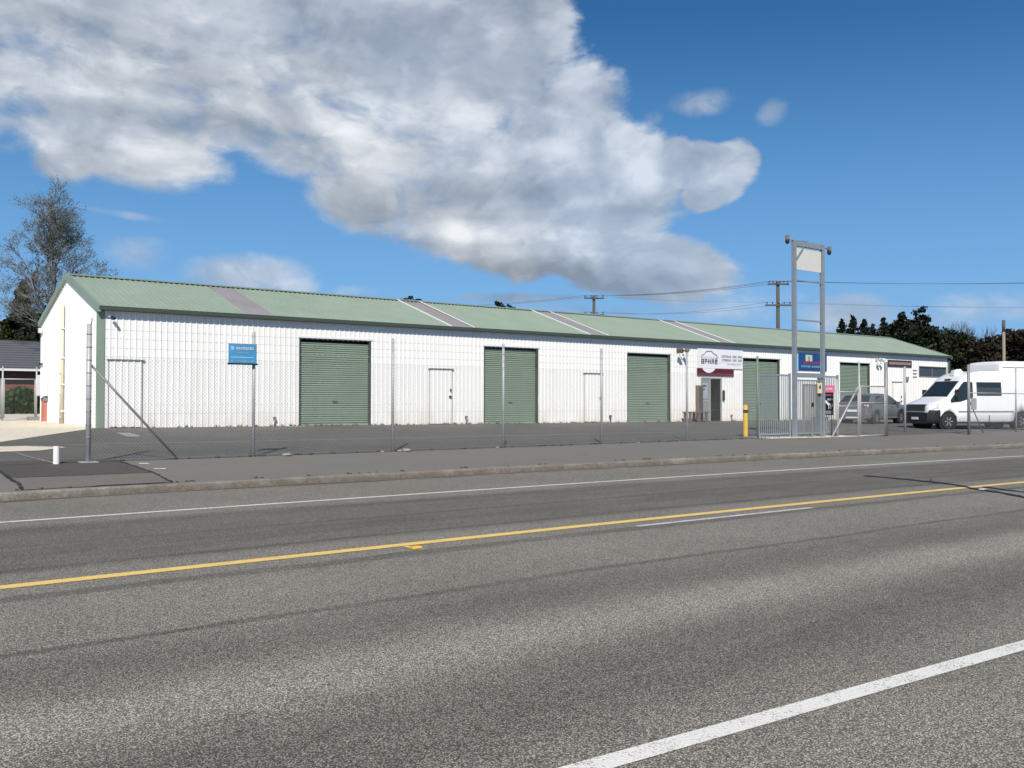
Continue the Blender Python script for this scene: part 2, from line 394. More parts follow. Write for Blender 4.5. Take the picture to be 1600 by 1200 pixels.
M['panelw'] = plain('weathered_white_panel', (.60, .60, .57), .55, var=.08, scale=4)
def glass(name, col=(.02, .03, .035), rough=.06):
    m, t, b = newmat(name); b.inputs['Base Color'].default_value = (*col, 1); b.inputs['Roughness'].default_value = rough
    b.inputs['Specular IOR Level'].default_value = .45; b.inputs['Coat Weight'].default_value = .0; b.inputs['Coat Roughness'].default_value = .03
    return m
M['glass'] = glass('tinted_glass'); M['winglass'] = glass('window_glass', (.05, .055, .06), .12)
def brickmat():
    m, t, b = newmat('red_brick'); p = wpos(t); x, y, z = xyz(t, p)
    br = nd(t, 'ShaderNodeTexBrick', {'Vector': cxyz(t, x+y*.5, z, 0.), 'Color1': (.22, .065, .05, 1), 'Color2': (.15, .045, .04, 1), 'Mortar': (.22, .18, .16, 1), 'Scale': 1., 'Mortar Size': .008, 'Brick Width': .23, 'Row Height': .086})
    t.links.new(br.outputs[0], b.inputs['Base Color']); b.inputs['Roughness'].default_value = .9; return m
M['brick'] = brickmat()
def tilemat():
    m, t, b = newmat('grey_roof_tiles'); p = wpos(t); x, y, z = xyz(t, p)
    a = (z*(2*PI/.17)).sin().ramp(-.2, 1.); c = mixc(t, a*.6+noise(t, p, 3, 4)*.4, (.05, .055, .065), (.14, .15, .165))
    t.links.new(c, b.inputs['Base Color']); b.inputs['Roughness'].default_value = .8; return m
M['tiles'] = tilemat()
def leafmat(name, a, b_, rough=.6, trans=.25):
    m, t, b = newmat(name); g = t.nodes.new('ShaderNodeNewGeometry'); p = g.outputs['Position']
    rnd = X(t, g.outputs['Random Per Island']); n = noise(t, p, .55, 4, .6)
    c = mixc(t, (rnd*.6+n.ramp(.3, .7)*.5).clamp(), a, b_)
    t.links.new(c, b.inputs['Base Color']); b.inputs['Roughness'].default_value = rough; b.inputs['Specular IOR Level'].default_value = .25
    tr = nd(t, 'ShaderNodeBsdfTranslucent', {'Color': c}); mx = nd(t, 'ShaderNodeMixShader', {0: trans, 1: b.outputs[0], 2: tr.outputs[0]})
    t.links.new(mx.outputs[0], t.nodes['Material Output'].inputs[0]); return m
M['leaf_dark'] = leafmat('dark_evergreen_foliage', (.007, .011, .006), (.020, .028, .013), trans=.1)
M['leaf_spruce'] = leafmat('spruce_foliage', (.022, .030, .010), (.060, .070, .022), trans=.15)
M['leaf_birch'] = leafmat('sparse_birch_foliage', (.06, .08, .055), (.14, .165, .10))
M['leaf_ivy'] = leafmat('ivy_foliage', (.02, .05, .012), (.06, .12, .03))
M['leaf_red'] = leafmat('russet_foliage', (.013, .012, .007), (.036, .024, .013), trans=.1)
M['leaf_olive'] = leafmat('olive_foliage', (.012, .014, .006), (.032, .034, .014), trans=.1)
M['bark'] = plain('bark', (.10, .085, .07), .9, var=.3, scale=2)
M['birchbark'] = plain('pale_bark', (.19, .19, .19), .9, var=.3, scale=2)
M['grass'] = leafmat('dry_weeds', (.05, .055, .02), (.13, .12, .06))

def bead(name, pts, w, mat, dz=.010):
    """uneven strip of tar along a crack"""
    P = []
    for (a, b), (c, d) in zip(pts, pts[1:]):
        k = max(2, int(math.hypot(c-a, d-b)/.10))
        for i in range(k): t_ = i/k; P.append((a+(c-a)*t_+(random.random()-.5)*.03, b+(d-b)*t_+(random.random()-.5)*.03))
    P.append(pts[-1]); vs = []
    for i, (x, y) in enumerate(P):
        q = P[min(i+1, len(P)-1)]; p_ = P[max(i-1, 0)]; d = Vector((q[0]-p_[0], q[1]-p_[1])).normalized()
        h = w/2*(.6+.8*random.random())*(1 if 0 < i < len(P)-1 else .3)
        z = (G(x, y) if y > KERB+bend(x) else 0)+dz
        vs += [(x-d.y*h, y+d.x*h, z), (x+d.y*h, y-d.x*h, z)]
    m = MB(); m.add(vs, [(2*i, 2*i+1, 2*i+3, 2*i+2) for i in range(len(P)-1)]); o = m.build(name, mat)
    if o.data.polygons[0].normal.z < 0: o.data.flip_normals()
    return tag(o, kind='structure')
# ------------------------------------------------------------------ ground, road, path, yard
def far_xs(): return [-1500, -700, -300, -120, -60, -30]+lin(-20, 70, 46)+[80, 100, 140, 200, 320, 600, 1200, 2500]
def gground(x, y):
    return G(x, y) if y > KERB+bend(x)+.5 else 0.
sheet('ground', far_xs(), lambda x: [-2000+bend(x), -200+bend(x), -16+bend(x), KERB+bend(x)+.4, KERB+bend(x)+.9]+([18.9, 24, 30.4, 33, 40, 60, 120, 400, 3000] if KERB+bend(x)+.9 < 18.8 else [19, 24, 30.4, 33, 40, 60, 120, 400, 3000]),
      chip('earth', (.05, .06, .03), (.14, .14, .08), .05, bump=.4, patchy=.5), dz=-.035, zf=gground)
rx = [-400, -200, -100, -50, -25]+lin(-12, 60, 73)+[70, 90, 120, 180, 260, 400]
sheet('road', rx, lambda x: [-9+bend(x), 0+bend(x), 5+bend(x), KERB+bend(x)], M['road'], 0., zf=lambda x, y: 0.)
def strip(name, x0, x1, yc, w, mat, dz=.004, n=60, zf=lambda x, y: 0., b=bend):
    return sheet(name, lin(x0, x1, n), lambda x: [yc+b(x)-w/2, yc+b(x)+w/2], mat, dz, zf=zf)
strip('edge_line', -80, 160, 12.66, .105, M['wpaint'], n=160)
strip('centre_line', -80, 160, 8.26, .165, M['ypaint'], n=160)
strip('dashed_line', 7.9, 11.2, 7.86, .085, M['wpaint2'], n=14)
strip('dashed_line', -2.1, 1.2-1.4, 7.86, .085, M['wpaint2'], n=14)
sheet('edge_line', lin(-12, 1.9, 8)+lin(2.0, 60, 60), lambda x: [2.80-.055*(x-2.6)-.062+ (0 if x<12 else -.002*(x-12)**2*.2), 2.80-.055*(x-2.6)+.062+(0 if x<12 else -.002*(x-12)**2*.2)], M['wpaint'], .004, zf=lambda x, y: 0.)
# kerb: worn stone edge with a broken joint
km = MB(); kx = lin(-60, 90, 301)
prof = [(0, -.02), (.012, .10), (.035, .122), (.16, .125), (.18, .05)]
vs = []
for i, x in enumerate(kx):
    wob = (random.random()-.5)*.005
    for (py_, pz) in prof: vs.append((x, KERB+bend(x)+py_+wob*(1 if py_ < .1 else 0)-.01, pz+wob*.5))
n = len(prof)
km.add(vs, [(i*n+j, (i+1)*n+j, (i+1)*n+j+1, i*n+j+1) for i in range(len(kx)-1) for j in range(n-1)], False)
tag(km.build('kerb', M['kerb']), kind='structure')
def pxs(): return [-60, -40, -25]+lin(-12, 60, 73)+[70, 90]
sheet('footpath', pxs(), lambda x: lin(KERB+bend(x)+.145, 19.05, 8), M['path'], 0.)
sheet('gutter_dirt', lin(-30, 60, 120), lambda x: [KERB+bend(x)-.10-.16*abs(math.sin(x*1.7)*math.sin(x*.43+1)), KERB+bend(x)+.0], chip('gutter_grit', (.09, .08, .068), (.25, .225, .19), .012, bump=.4, patchy=.5), .004, zf=lambda x, y: 0.)
def yys(x): return lin(19.05, 30.44, 10)
sheet('yard', lin(-30, 7.6, 20)+lin(8, 58, 51)+[58.45], lambda x: lin(19.05, 30.62, 10), M['yard'], 0.)
sheet('yard', [58.45, 60, 66, 75, 90], lambda x: lin(19.05, 70, 16), M['yard'], .0)
# pale gravel beside the gable
def xr(y): return (4.16+(y-25.13)*.655 if y < 29.5 else 7.02+(y-29.5)*.67) if y < 30.45 else (7.66 if y < 38.5 else 12.)
gy = lin(19.5, 30.44, 12)+[30.46, 34, 38.5, 38.52, 46, 60]
vs = []; 
for y in gy:
    for t_ in lin(0, 1, 10): x = -30+(xr(y)+30)*t_; vs.append((x, y, G(x, y)+.006))
m = MB(); m.add(vs, [(i*10+j, i*10+j+1, (i+1)*10+j+1, (i+1)*10+j) for i in range(len(gy)-1) for j in range(9)]); o = m.build('gravel_apron', M['gravel']); tag(o, kind='structure')
if o.data.polygons[0].normal.z < 0: o.data.flip_normals()
yl = [(-6, 23.9), (4.7, 23.65), (7.4, 23.6), (9.7, 23.42), (13.5, 23.34), (19.1, 23.1), (25, 22.9)]
def yline(x):
    for (a, b), (c, d) in zip(yl, yl[1:]):
        if a <= x <= c: return b+(d-b)*(x-a)/(c-a)
    return yl[-1][1]
sheet('yard_line', lin(-6, 25, 40), lambda x: [yline(x)-.05, yline(x)+.05], M['faint'], .006)
def poly_sheet(name, pts, mat, dz):
    m = MB(); m.add([(x, y, G(x, y)+dz) for x, y in pts], [tuple(range(len(pts)))])
    o = m.build(name, mat); tag(o, kind='structure')
    if o.data.polygons[0].normal.z < 0: o.data.flip_normals()
    return o
poly_sheet('concrete_strip', [(-3, 22.2), (3.7, 22.15), (4.45, 22.2), (5.15, 22.98), (4.4, 23.6), (3.0, 23.7), (-3, 23.7)], M['gravel'], .009)
poly_sheet('paint_smear', [(7.5, 27.9), (7.85, 27.8), (7.8, 26.6), (7.6, 26.0), (7.3, 26.1), (7.42, 26.9)], M['faint'], .008)
bead('pale_joint', [(3.9, 21.9), (3.95, 20.5), (4.08, 19.0)], .05, M['faint'])
poly_sheet('concrete_patch', [(13.6, 29.75), (14.6, 29.85), (14.6, 30.2), (13.5, 30.2)], M['conc'], .008)
poly_sheet('trench_patch', [(2.98, 17.1), (3.0, 19.04), (5.21, 19.04), (5.2, 16.97)], M['patch'], .006)
poly_sheet('trench_patch', [(2.86, 15.55), (2.98, 17.09), (5.2, 16.96), (5.05, 15.53)], M['patch2'], .006)
poly_sheet('trench_patch', [(2.9, 19.07), (2.6, 19.9), (4.9, 19.7), (5.2, 19.07)], M['patch'], .006)
bead('tar_seam', [(3.0, 19.0), (3.0, 18.1), (2.97, 17.2), (2.96, 16.2), (2.86, 15.53)], .06, M['tar'])
bead('tar_seam', [(5.15, 19.6), (5.22, 18.9), (5.21, 16.96), (5.06, 15.52)], .05, M['tar'])
bead('tar_seam', [(3.0, 17.1), (4.1, 17.01), (5.2, 16.96)], .03, M['tar'])
bead('tar_seam', [(4.3, 19.15), (4.8, 19.2), (5.23, 19.7)], .04, M['tar'])
bead('tar_seam', [(3.85, 15.56), (4.35, 15.58), (5.0, 15.55)], .04, M['tar'])
bead('tar_seam', [(16.85, 10.5), (16.65, 9.4), (16.25, 8.35), (15.77, 7.78), (15.35, 7.1), (14.8, 6.4), (14.2, 5.6)], .13, M['tar'])
bead('tar_seam', [(16.3, 7.9), (16.0, 7.4), (15.75, 6.8), (15.3, 6.0)], .10, M['tar'])
bead('tar_seam', [(17.2, 9.3), (16.75, 9.1), (16.2, 8.3)], .03, M['tar'])
bead('yard_edge_crack', [(5.9, 19.07), (12, 19.05), (18, 19.06), (24, 19.05)], .045, M['tar'])
poly_sheet('concrete_pad', [(24.9, 18.75), (30.1, 18.72), (30.1, 19.75), (24.9, 19.8)], M['gravel'], .012)
poly_sheet('paint_mark', [(5.40, 18.35), (5.56, 18.30), (5.58, 18.55), (5.42, 18.6)], M['wpaint2'], .008)
poly_sheet('paint_mark', [(5.38, 17.45), (5.58, 17.4), (5.6, 17.58), (5.4, 17.62)], M['wpaint2'], .008)

# ------------------------------------------------------------------ the long storage building
X0, X1, YF, YB, EAVE, RISE = 7.69, 58.42, 30.45, 38.42, 4.30, 1.34
YR = (YF+YB)/2
bld = thing('storage_building', ((X0+X1)/2, YR, G(20, 31)), 'long low white steel building with pale green roof and five green roller doors', 'building')
doors = [(14.25, 17.08), (22.16, 24.94), (30.10, 32.90), (38.20, 41.19), (46.57, 49.55)]
ZD = 3.66
entry = (35.02, 36.55, 2.62)
winr = (54.9, 58.1, 3.02, 3.60)
RIB = .19
def wall(name, a0, a1, openings, topf, basef, place, mat, rib=RIB, dep=.022, parent=bld):
    """ribbed sheet cladding with real openings; place(a, d, z) puts a point (along, out, up)"""
    pts = []; a = a0
    while a < a1-.001:
        for o_, d_ in ((0, 0), (.145, 0), (.155, dep), (.178, dep)):
            if a+o_ < a1: pts.append((a+o_, d_))
        a += rib
    pts.append((a1, 0))
    cuts = sorted({c for o_ in openings for c in o_[:2]})
    for c in cuts:
        for (p, q) in zip(pts, pts[1:]):
            if p[0] < c < q[0]: pts.append((c, p[1]+(q[1]-p[1])*(c-p[0])/(q[0]-p[0]))); pts.sort(); break
    pts = sorted(set(pts)); m = MB()
    for (p, q) in zip(pts, pts[1:]):
        mid = (p[0]+q[0])/2; segs = [(basef(mid), None)]
        ops = sorted([(o_[2], o_[3]) for o_ in openings if o_[0] <= mid <= o_[1]])
        lo = None; spans = []; cur = None
        for (z0, z1) in ops:
            spans.append((cur, z0)); cur = z1
        spans.append((cur, None))
        for (lo, hi) in spans:
            if hi is not None and lo is None and hi <= basef(mid): continue
            zl = (basef(p[0]) if lo is None else lo, basef(q[0]) if lo is None else lo)
            zh = (topf(p[0]) if hi is None else hi, topf(q[0]) if hi is None else hi)
            m.add([place(p[0], p[1], zl[0]), place(q[0], q[1], zl[1]), place(q[0], q[1], zh[1]), place(p[0], p[1], zh[0])], [(0, 1, 2, 3)])
    return m.build(name, mat, parent)
gb = lambda x: gwall(x)-.02
wall('front_wall', X0+.16, X1-.1, [(a, b, -1, ZD) for a, b in doors]+[(entry[0], entry[1], -1, entry[2]), winr], lambda x: EAVE+.02, gb, lambda a, d, z: (a, YF-d, z), M['white'])
topg = lambda y: EAVE+RISE*(1-abs(y-YR)/(YR-YF))
wall('gable_wall', YF, YB, [], topg, lambda y: G(X0, y)-.02, lambda a, d, z: (X0-d, a, z), M['white'])
wall('gable_wall', YF, YB, [], topg, lambda y: G(X1, y)-.02, lambda a, d, z: (X1+d, a, z), M['white'])
wall('rear_wall', X0, X1, [], lambda x: EAVE, gb, lambda a, d, z: (a, YB+d, z), M['white'])
# roof sheets with ribs running down the slope; the fibreglass strips are lengths of the same profile
skyl = [(12.38, 13.38), (20.53, 21.60), (27.75, 28.85), (36.3, 37.45), (44.4, 44.52), (52.3, 52.42)]  # last two thin strips are lapped sheet seams, not skylights
OV = .13
def roofpts(a0, a1, rib=RIB, dep=.03):
    pts = []; k = math.floor(a0/rib)
    a = k*rib
    while a < a1:
        for o_, d_ in ((0, 0), (.135, 0), (.147, dep), (.178, dep)):
            if a0 < a+o_ < a1: pts.append((a+o_, d_))
        a += rib
    return [(a0, 0)]+pts+[(a1, 0)]
def slope(side, a0, a1, name, mat):
    m = MB(); pts = roofpts(a0, a1); ye = YF-OV if side > 0 else YB+OV; ze = EAVE-RISE*OV/(YR-YF)+.055
    zr = EAVE+RISE+.055
    vs = []
    for (x, d) in pts: vs += [(x, ye, ze+d), (x, YR, zr+d)]
    m.add(vs, [(2*i, 2*i+2, 2*i+3, 2*i+1) for i in range(len(pts)-1)])
    return m.build(name, mat, bld)
edges = [X0-.08]
for a, b in skyl: edges += [a, b]
edges.append(X1+.08)
for side in (1, -1):
    ms_ = MB()
    for i in range(0, len(edges), 2):
        pts = roofpts(edges[i], edges[i+1]); ye = YF-OV if side > 0 else YB+OV; ze = EAVE-RISE*OV/(YR-YF)+.055
        vs = []
        for (x, d) in pts: vs += [(x, ye, ze+d), (x, YR, EAVE+RISE+.055+d)]
        ms_.add(vs, [(2*k, 2*k+2, 2*k+3, 2*k+1) for k in range(len(pts)-1)])
    o = ms_.build('roof', M['roof'], bld)
for i, (a, b) in enumerate(skyl):
    s_ = slope(1, a, b, 'skylight', M['sky_sheet'])
    if 0 < i < 4:
        for e_ in (a, b):
            m = MB(); m.bar((e_, YF-OV, EAVE-RISE*OV/(YR-YF)+.10), (e_, YR, EAVE+RISE+.10), .055, .03); m.build('flashing', M['whiteplastic'], s_)
m = MB(); m.prism([(YR-.18, EAVE+RISE+.045), (YR, EAVE+RISE+.115), (YR+.18, EAVE+RISE+.045), (YR, EAVE+RISE+.10)], 'x', X0-.09, X1+.09)
m.build('ridge_cap', M['trim'], bld)
m = MB(); gy0 = YF-OV-.10; gz = EAVE-.09
m.prism([(gy0, gz+.0), (gy0, gz+.125), (gy0+.015, gz+.125), (gy0+.02, gz+.02), (gy0+.125, gz+.02), (gy0+.125, gz)], 'x', X0-.05, X1+.05)
m.build('gutter', M['gutter'], bld)
m = MB(); m.box(X0-.02, YF-.115, EAVE-.10, X1+.02, YF-.09, EAVE+.01); m.build('fascia', M['gutter'], bld)  # eave shadow is put into the fascia's dark colour
for xx, sg in ((X0, -1), (X1, 1)):
    m = MB()
    for ys, ye in ((YF-OV-.09, YR), (YB+OV, YR)):
        t0 = (ys-YF)/(YR-YF) if ys < YR else (YB-ys)/(YR-YF)
        za = EAVE+RISE*t0+.02; zb_ = EAVE+RISE+.02
        m.add([(xx+sg*k, y, z) for k in (.0, .10) for (y, z) in ((ys, za-.10), (ys, za+.09), (ye, zb_+.09), (ye, zb_-.10))],
              [(0, 1, 2, 3), (7, 6, 5, 4), (0, 4, 5, 1), (1, 5, 6, 2), (2, 6, 7, 3), (3, 7, 4, 0)])
    m.build('barge_board', M['trim'], bld)
m = MB(); m.box(X0-.035, YF-.035, gwall(8), X0+.16, YF+.0, EAVE-.02); m.box(X0-.035, YF, gwall(8), X0-.0, YF+.16, EAVE-.02); m.build('corner_trim', M['trim'], bld)
m = MB(); m.box(X1-.12, YF-.035, gwall(58), X1+.035, YF, EAVE-.02); m.build('corner_trim', M['trim'], bld)
m = MB(); m.box(X1-.04, YF-.10, gwall(58)+.02, X1+.06, YF-.036, EAVE-.1); m.build('downpipe', M['gutter'], bld)
# roller doors: horizontal ribs, recessed, with a dark head gap, guides and a lock handle
for (a, b) in doors:
    m = MB(); zb0 = gwall((a+b)/2)+.0; n_ = int((ZD-.16-zb0)/.0775); yy = YF+.14; prof_ = []
    for i in range(n_+1):
        z = zb0+i*.0775
        for dz_, dd in ((0, 0), (.020, -.034), (.046, -.040), (.066, -.006)): prof_.append((z+dz_, yy+dd))
    vs = [(x, y, z) for (z, y) in prof_ for x in (a-.02, b+.02)]
    m.add(vs, [(2*i, 2*i+1, 2*i+3, 2*i+2) for i in range(len(prof_)-1)], False)
    d = m.build('roller_door', M['door'], bld)
    for (p_, q_) in ((a, a+.05), (b-.07, b)): m = MB(); m.box(p_, YF+.005, zb0, q_, YF+.15, ZD-.01); m.build('guide_track', M['gutter'], d)
    m = MB(); xc = (a+b)/2; m.tube((xc, yy-.03, zb0+.86), (xc, yy-.075, zb0+.86), .02); m.box(xc-.10, yy-.085, zb0+.845, xc+.10, yy-.070, zb0+.875); m.build('handle', M['blackp'], d)
    m = MB(); m.box(a, YF+.003, ZD-.004, b, YF+.35, ZD+.02); m.box(a-.3, YF+.30, ZD-.5, b+.3, YF+.34, ZD+.1); m.build('head_recess', M['dark'], d)  # near-black sheets hold the shade of the head hollow in their colour
    m = MB(); m.box(a-.05, YF-.030, ZD-.01, b+.05, YF-.024, ZD+.055); m.build('head_flashing', M['whiteplastic'], d)
    m = MB(); m.box(a+.05, yy-.07, zb0-.01, b-.07, yy-.042, zb0+.06); m.build('bottom_rail', M['door'], d)
# flush access doors: same ribs, seams and a dark head flashing
for (a, b, zt, key) in [(7.97, 8.98, 2.70, 0), (19.58, 20.63, 2.68, 1), (27.49, 28.54, 2.66, 2), (51.9, 52.9, 2.62, 1)]:
    zb0 = gwall(a)
    d = wall('access_door', a+.02, b-.02, [], lambda x: zt-.02, lambda x: zb0+.02, lambda p, q, z: (p, YF-.031-q, z), M['white'])
    m = MB(); m.box(a-.05, YF-.075, zt, b+.05, YF-.023, zt+.03); m.build('head_flashing', M['galvd'], d)
    m = MB(); m.box(a-.006, YF-.029, zb0, a+.012, YF-.02, zt); m.box(b-.012, YF-.029, zb0, b+.006, YF-.02, zt); m.build('door_seam', M['galvd'], d)
    if key:
        m = MB(); m.box(b-.16, YF-.09, zb0+1.02, b-.08, YF-.054, zb0+1.10); m.tube((b-.20, YF-.10, zb0+1.06), (b-.06, YF-.10, zb0+1.06), .014); m.build('handle', M['blackp'], d)
    if key == 1:
        m = MB(); m.box(b-.13, YF-.08, zb0+1.26, b-.07, YF-.054, zb0+1.36); m.build('lock', M['blackp'], d)
# glazed entrance with one leaf standing open
a, b, zt = entry; zb0 = gwall(a)
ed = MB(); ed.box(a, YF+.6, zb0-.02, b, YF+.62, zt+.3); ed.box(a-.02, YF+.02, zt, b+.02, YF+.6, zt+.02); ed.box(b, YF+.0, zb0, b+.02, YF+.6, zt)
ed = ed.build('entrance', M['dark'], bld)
m = MB()
for (p, q) in ((a, a+.06), (b-.06, b), (a+.64, a+.70)): m.box(p, YF-.03, zb0, q, YF+.03, zt-.06)
m.box(a, YF-.031, zt-.06, b, YF+.031, zt); m.box(a+.06, YF-.02, zb0+.95, a+.64, YF+.02, zb0+1.01); m.build('door_frame', M['galv'], ed)
m = MB(); m.box(a+.06, YF-.004, zb0+.02, a+.64, YF+.004, zb0+.95); m.box(a+.06, YF-.004, zb0+1.01, a+.64, YF+.004, zt-.06); m.build('side_panel', plain('frosted_glass', (.26, .29, .30), .25, var=.2, scale=2.), ed)
m = MB(); m.box(a+.12, YF-.012, zb0+1.1, a+.5, YF-.006, zb0+1.85); m.build('notice', plain('paper_notice', (.36, .40, .46), .6), ed)
m = MB(); m.box(a+.14, YF-.017, zb0+1.66, a+.40, YF-.0125, zb0+1.74); m.box(a+.16, YF-.017, zb0+1.5, a+.3, YF-.0125, zb0+1.56); m.build('print', M['blackp'], ed)
m = MB(); m.box(b+.05, YF-.09, zb0+1.0, b+.16, YF-.023, zb0+1.5); m.build('letter_box', M['blackp'], ed)
# small high window at the far end
a, b, z0, z1 = winr; 
m = MB(); m.box(a, YF+.05, z0, b, YF+.06, z1); wn_ = m.build('window', M['winglass'], bld)
m = MB(); m.box(a-.03, YF-.035, z1, b+.03, YF+.06, z1+.04); m.box(a-.03, YF-.035, z0-.04, b+.03, YF+.06, z0); m.box(a-.03, YF-.035, z0, a, YF+.06, z1); m.box(b, YF-.035, z0, b+.03, YF+.06, z1); m.box((a+b)/2-.02, YF+.02, z0, (a+b)/2+.02, YF+.049, z1); m.build('window_frame', M['galvd'], wn_)
sc = MB()
for z in (1.35, 2.72, 4.05):
    x = X0+.24
    while x < X1-.2:
        if not any(a-.1 < x < b+.1 for a, b in doors) and not (entry[0]-.1 < x < entry[1]+.1) and not (34.6 < x < 38.2) and not (42.5 < x < 45.4): sc.box(x-.007, YF-.030, z-.007, x+.007, YF-.0225, z+.007)
        x += RIB
tag(sc.build('screw_row', M['galvd'], bld), kind='stuff')
# pipes on the gable
zg = lambda y: G(X0, y)
def pipe(y, z0, z1, r, mat, name='downpipe', x=X0-.08, clips=()):
    m = MB(); m.tube((x, y, z0), (x, y, z1), r, 10); o = m.build(name, mat, bld)
    if clips:
        for z in clips: c = MB(); c.box(x-r-.012, y-r-.035, z-.02, x+.06, y+r+.035, z+.02); c.build('pipe_clip', M['whiteplastic'], o)
    return o
pipe(34.72, zg(34.7), 4.72, .045, M['cream'], clips=(1.1, 2.0, 2.9, 3.9))
pipe(34.98, zg(34.9), 2.85, .04, M['cream'], clips=(.9, 1.7, 2.4))
m = MB(); m.box(X0-.13, 38.1, 3.95, X0-.03, 38.35, 4.12); m.build('outlet_box', M['whiteplastic'], bld)

# meter cabinet and red riser
cab = MB(); cab.box(X0-.25, 37.15, 1.62, X0-.024, 37.85, 2.38); cab = cab.build('meter_cabinet', M['whiteplastic'], None, bevel=.01); tag(cab, 'white meter cabinet fixed to the gable wall above the red pipe', 'cabinet')
m = MB(); m.box(X0-.262, 37.18, 1.65, X0-.251, 37.82, 2.35); m.build('cabinet_door', M['signw'], cab)
m = MB(); m.box(X0-.09, 38.0, 2.78, X0-.03, 38.4, 2.83); m.build('hood', M['blackp'], cab)
rp = MB(); rp.box(X0-.14, 37.25, zg(37.3), X0-.03, 37.62, 1.56); rp = rp.build('riser_pipe', M['redpipe']); tag(rp, 'red oxide riser box running down the gable wall below the white cabinet', 'pipe')
m = MB(); m.box(X0-.147, 37.2, 1.44, X0-.025, 37.67, 1.561); m.build('collar', M['galvd'], rp)

# ------------------------------------------------------------------ things on the front wall
def floodlight(x, z, label, mat, s=1.):
    t_ = thing('security_light', (x, YF-.05, z), label, 'light', 'security lights under the eaves')
    m = MB(); m.box(x-.05*s, YF-.07, z-.05*s, x+.05*s, YF-.024, z+.05*s); m.tube((x, YF-.07, z), (x+.02, YF-.22*s, z-.03), .018, 8); m.build('bracket', mat, t_)
    for sg in (-1, 1):
        m = MB(); c = Vector((x+sg*.11*s, YF-.24*s, z-.02)); d = Vector((sg*.5, -.7, -.5)).normalized()
        m.lathe(c, d, [(-.06*s, .03*s), (-.03*s, .055*s), (.06*s, .075*s), (.065*s, .065*s)], 12); m.tube((x+.02, YF-.2*s, z-.03), c, .015, 6); m.build('lamp_head', mat, t_)
    m = MB(); m.lathe((x+.03, YF-.20*s, z-.14*s), (0, -.3, -1), [(-.04, .03), (.02, .045), (.05, .03)], 10); m.build('sensor', mat, t_)
floodlight(33.4, 3.87, 'dark twin head security light on the wall left of the white entrance sign', M['timber'], 1.7)
floodlight(50.2, 3.90, 'pale twin head security light on the wall beside the farthest roller door', M['panelw'], 1.5)
t_ = thing('wall_camera', (7.98, YF-.1, 4.0), 'small dark camera under the eave at the near corner of the building', 'camera')
m = MB(); m.box(7.93, YF-.08, 4.02, 8.05, YF-.024, 4.10); m.build('bracket', M['whiteplastic'], t_)
m = MB(); m.lathe((8.03, YF-.12, 4.0), (.2, -1, -.3), [(0, .05), (.16, .05), (.19, .035)], 12); m.build('camera_body', M['blackp'], t_)
# white entrance sign: car outline over a dark wordmark, grey numerals, maroon band
YS = YF-.03
sg_ = thing('entrance_sign', (36.4, YS, 3.4), 'white wall sign with a car outline, dark wordmark and maroon lower band above the entrance', 'sign')
m = MB(); m.box(34.76, YS-.02, 3.06, 38.12, YS, 4.06); m.build('sign_panel', M['signw'], sg_)
m = MB(); m.box(34.74, YS-.03, 2.70, 37.42, YS, 3.055); m.build('lower_band', M['maroon'], sg_)
m = MB(); m.prism([(35.55+.56*math.cos(a_), 3.30+.46*math.sin(a_)) for a_ in lin(0, 2*PI, 25)[:-1]], 'y', YS-.036, YS-.0305); m.build('logo_disc', M['signw'], sg_)
m = MB()                                                              # car outline
arc = [(35.02, 3.56), (35.06, 3.68), (35.22, 3.74), (35.38, 3.88), (35.72, 3.90), (35.95, 3.76), (36.12, 3.72), (36.18, 3.58)]
for p, q in zip(arc, arc[1:]): m.bar((p[0], YS-.04, p[1]), (q[0], YS-.04, q[1]), .006, .035)
m.bar((35.0, YS-.04, 3.56), (36.2, YS-.04, 3.56), .006, .02)
m.build('car_outline', plain('grey_print', (.30, .29, .31), .5), sg_)
def glyphs(m, x0, x1, z0, z1, n, y, seed, fill=.8):
    """a row of upright letter-like strokes"""
    rr = random.Random(seed); w = (x1-x0)/n
    for i in range(n):
        a_ = x0+i*w+w*.1; b_ = x0+(i+1)*w-w*.15; k = w*.24; h = z1-z0
        m.box(a_, y-.003, z0, a_+k, y, z1)
        if rr.random() < fill: m.box(a_, y-.003, z1-h*.2, b_, y, z1)
        if rr.random() < fill: m.box(a_, y-.003, z0+h*.42, b_, y, z0+h*.60)
        if rr.random() < fill: m.box(a_, y-.003, z0, b_, y, z0+h*.2)
        if rr.random() < fill*.8: m.box(b_-k, y-.003, z0+(h*.5 if rr.random() < .4 else 0), b_, y, z1)
m = MB(); glyphs(m, 34.98, 36.22, 3.27, 3.50, 5, YS-.037, 3); m.build('wordmark', M['inkp'], sg_)
for k, (xa, xb, n_) in enumerate([(36.52, 37.24, 6), (37.34, 37.66, 3), (37.76, 38.08, 3)]*2):
    z_ = 3.61 if k < 3 else 3.43; m = MB(); glyphs(m, xa, xb, z_, z_+.11, n_, YS-.021, 5+k); m.build('lettering', M['inkg'], sg_)
m = MB(); glyphs(m, 36.9, 38.0, 3.26, 3.31, 12, YS-.021, 11); m.build('small_print', plain('faint_print', (.45, .46, .50), .5), sg_)
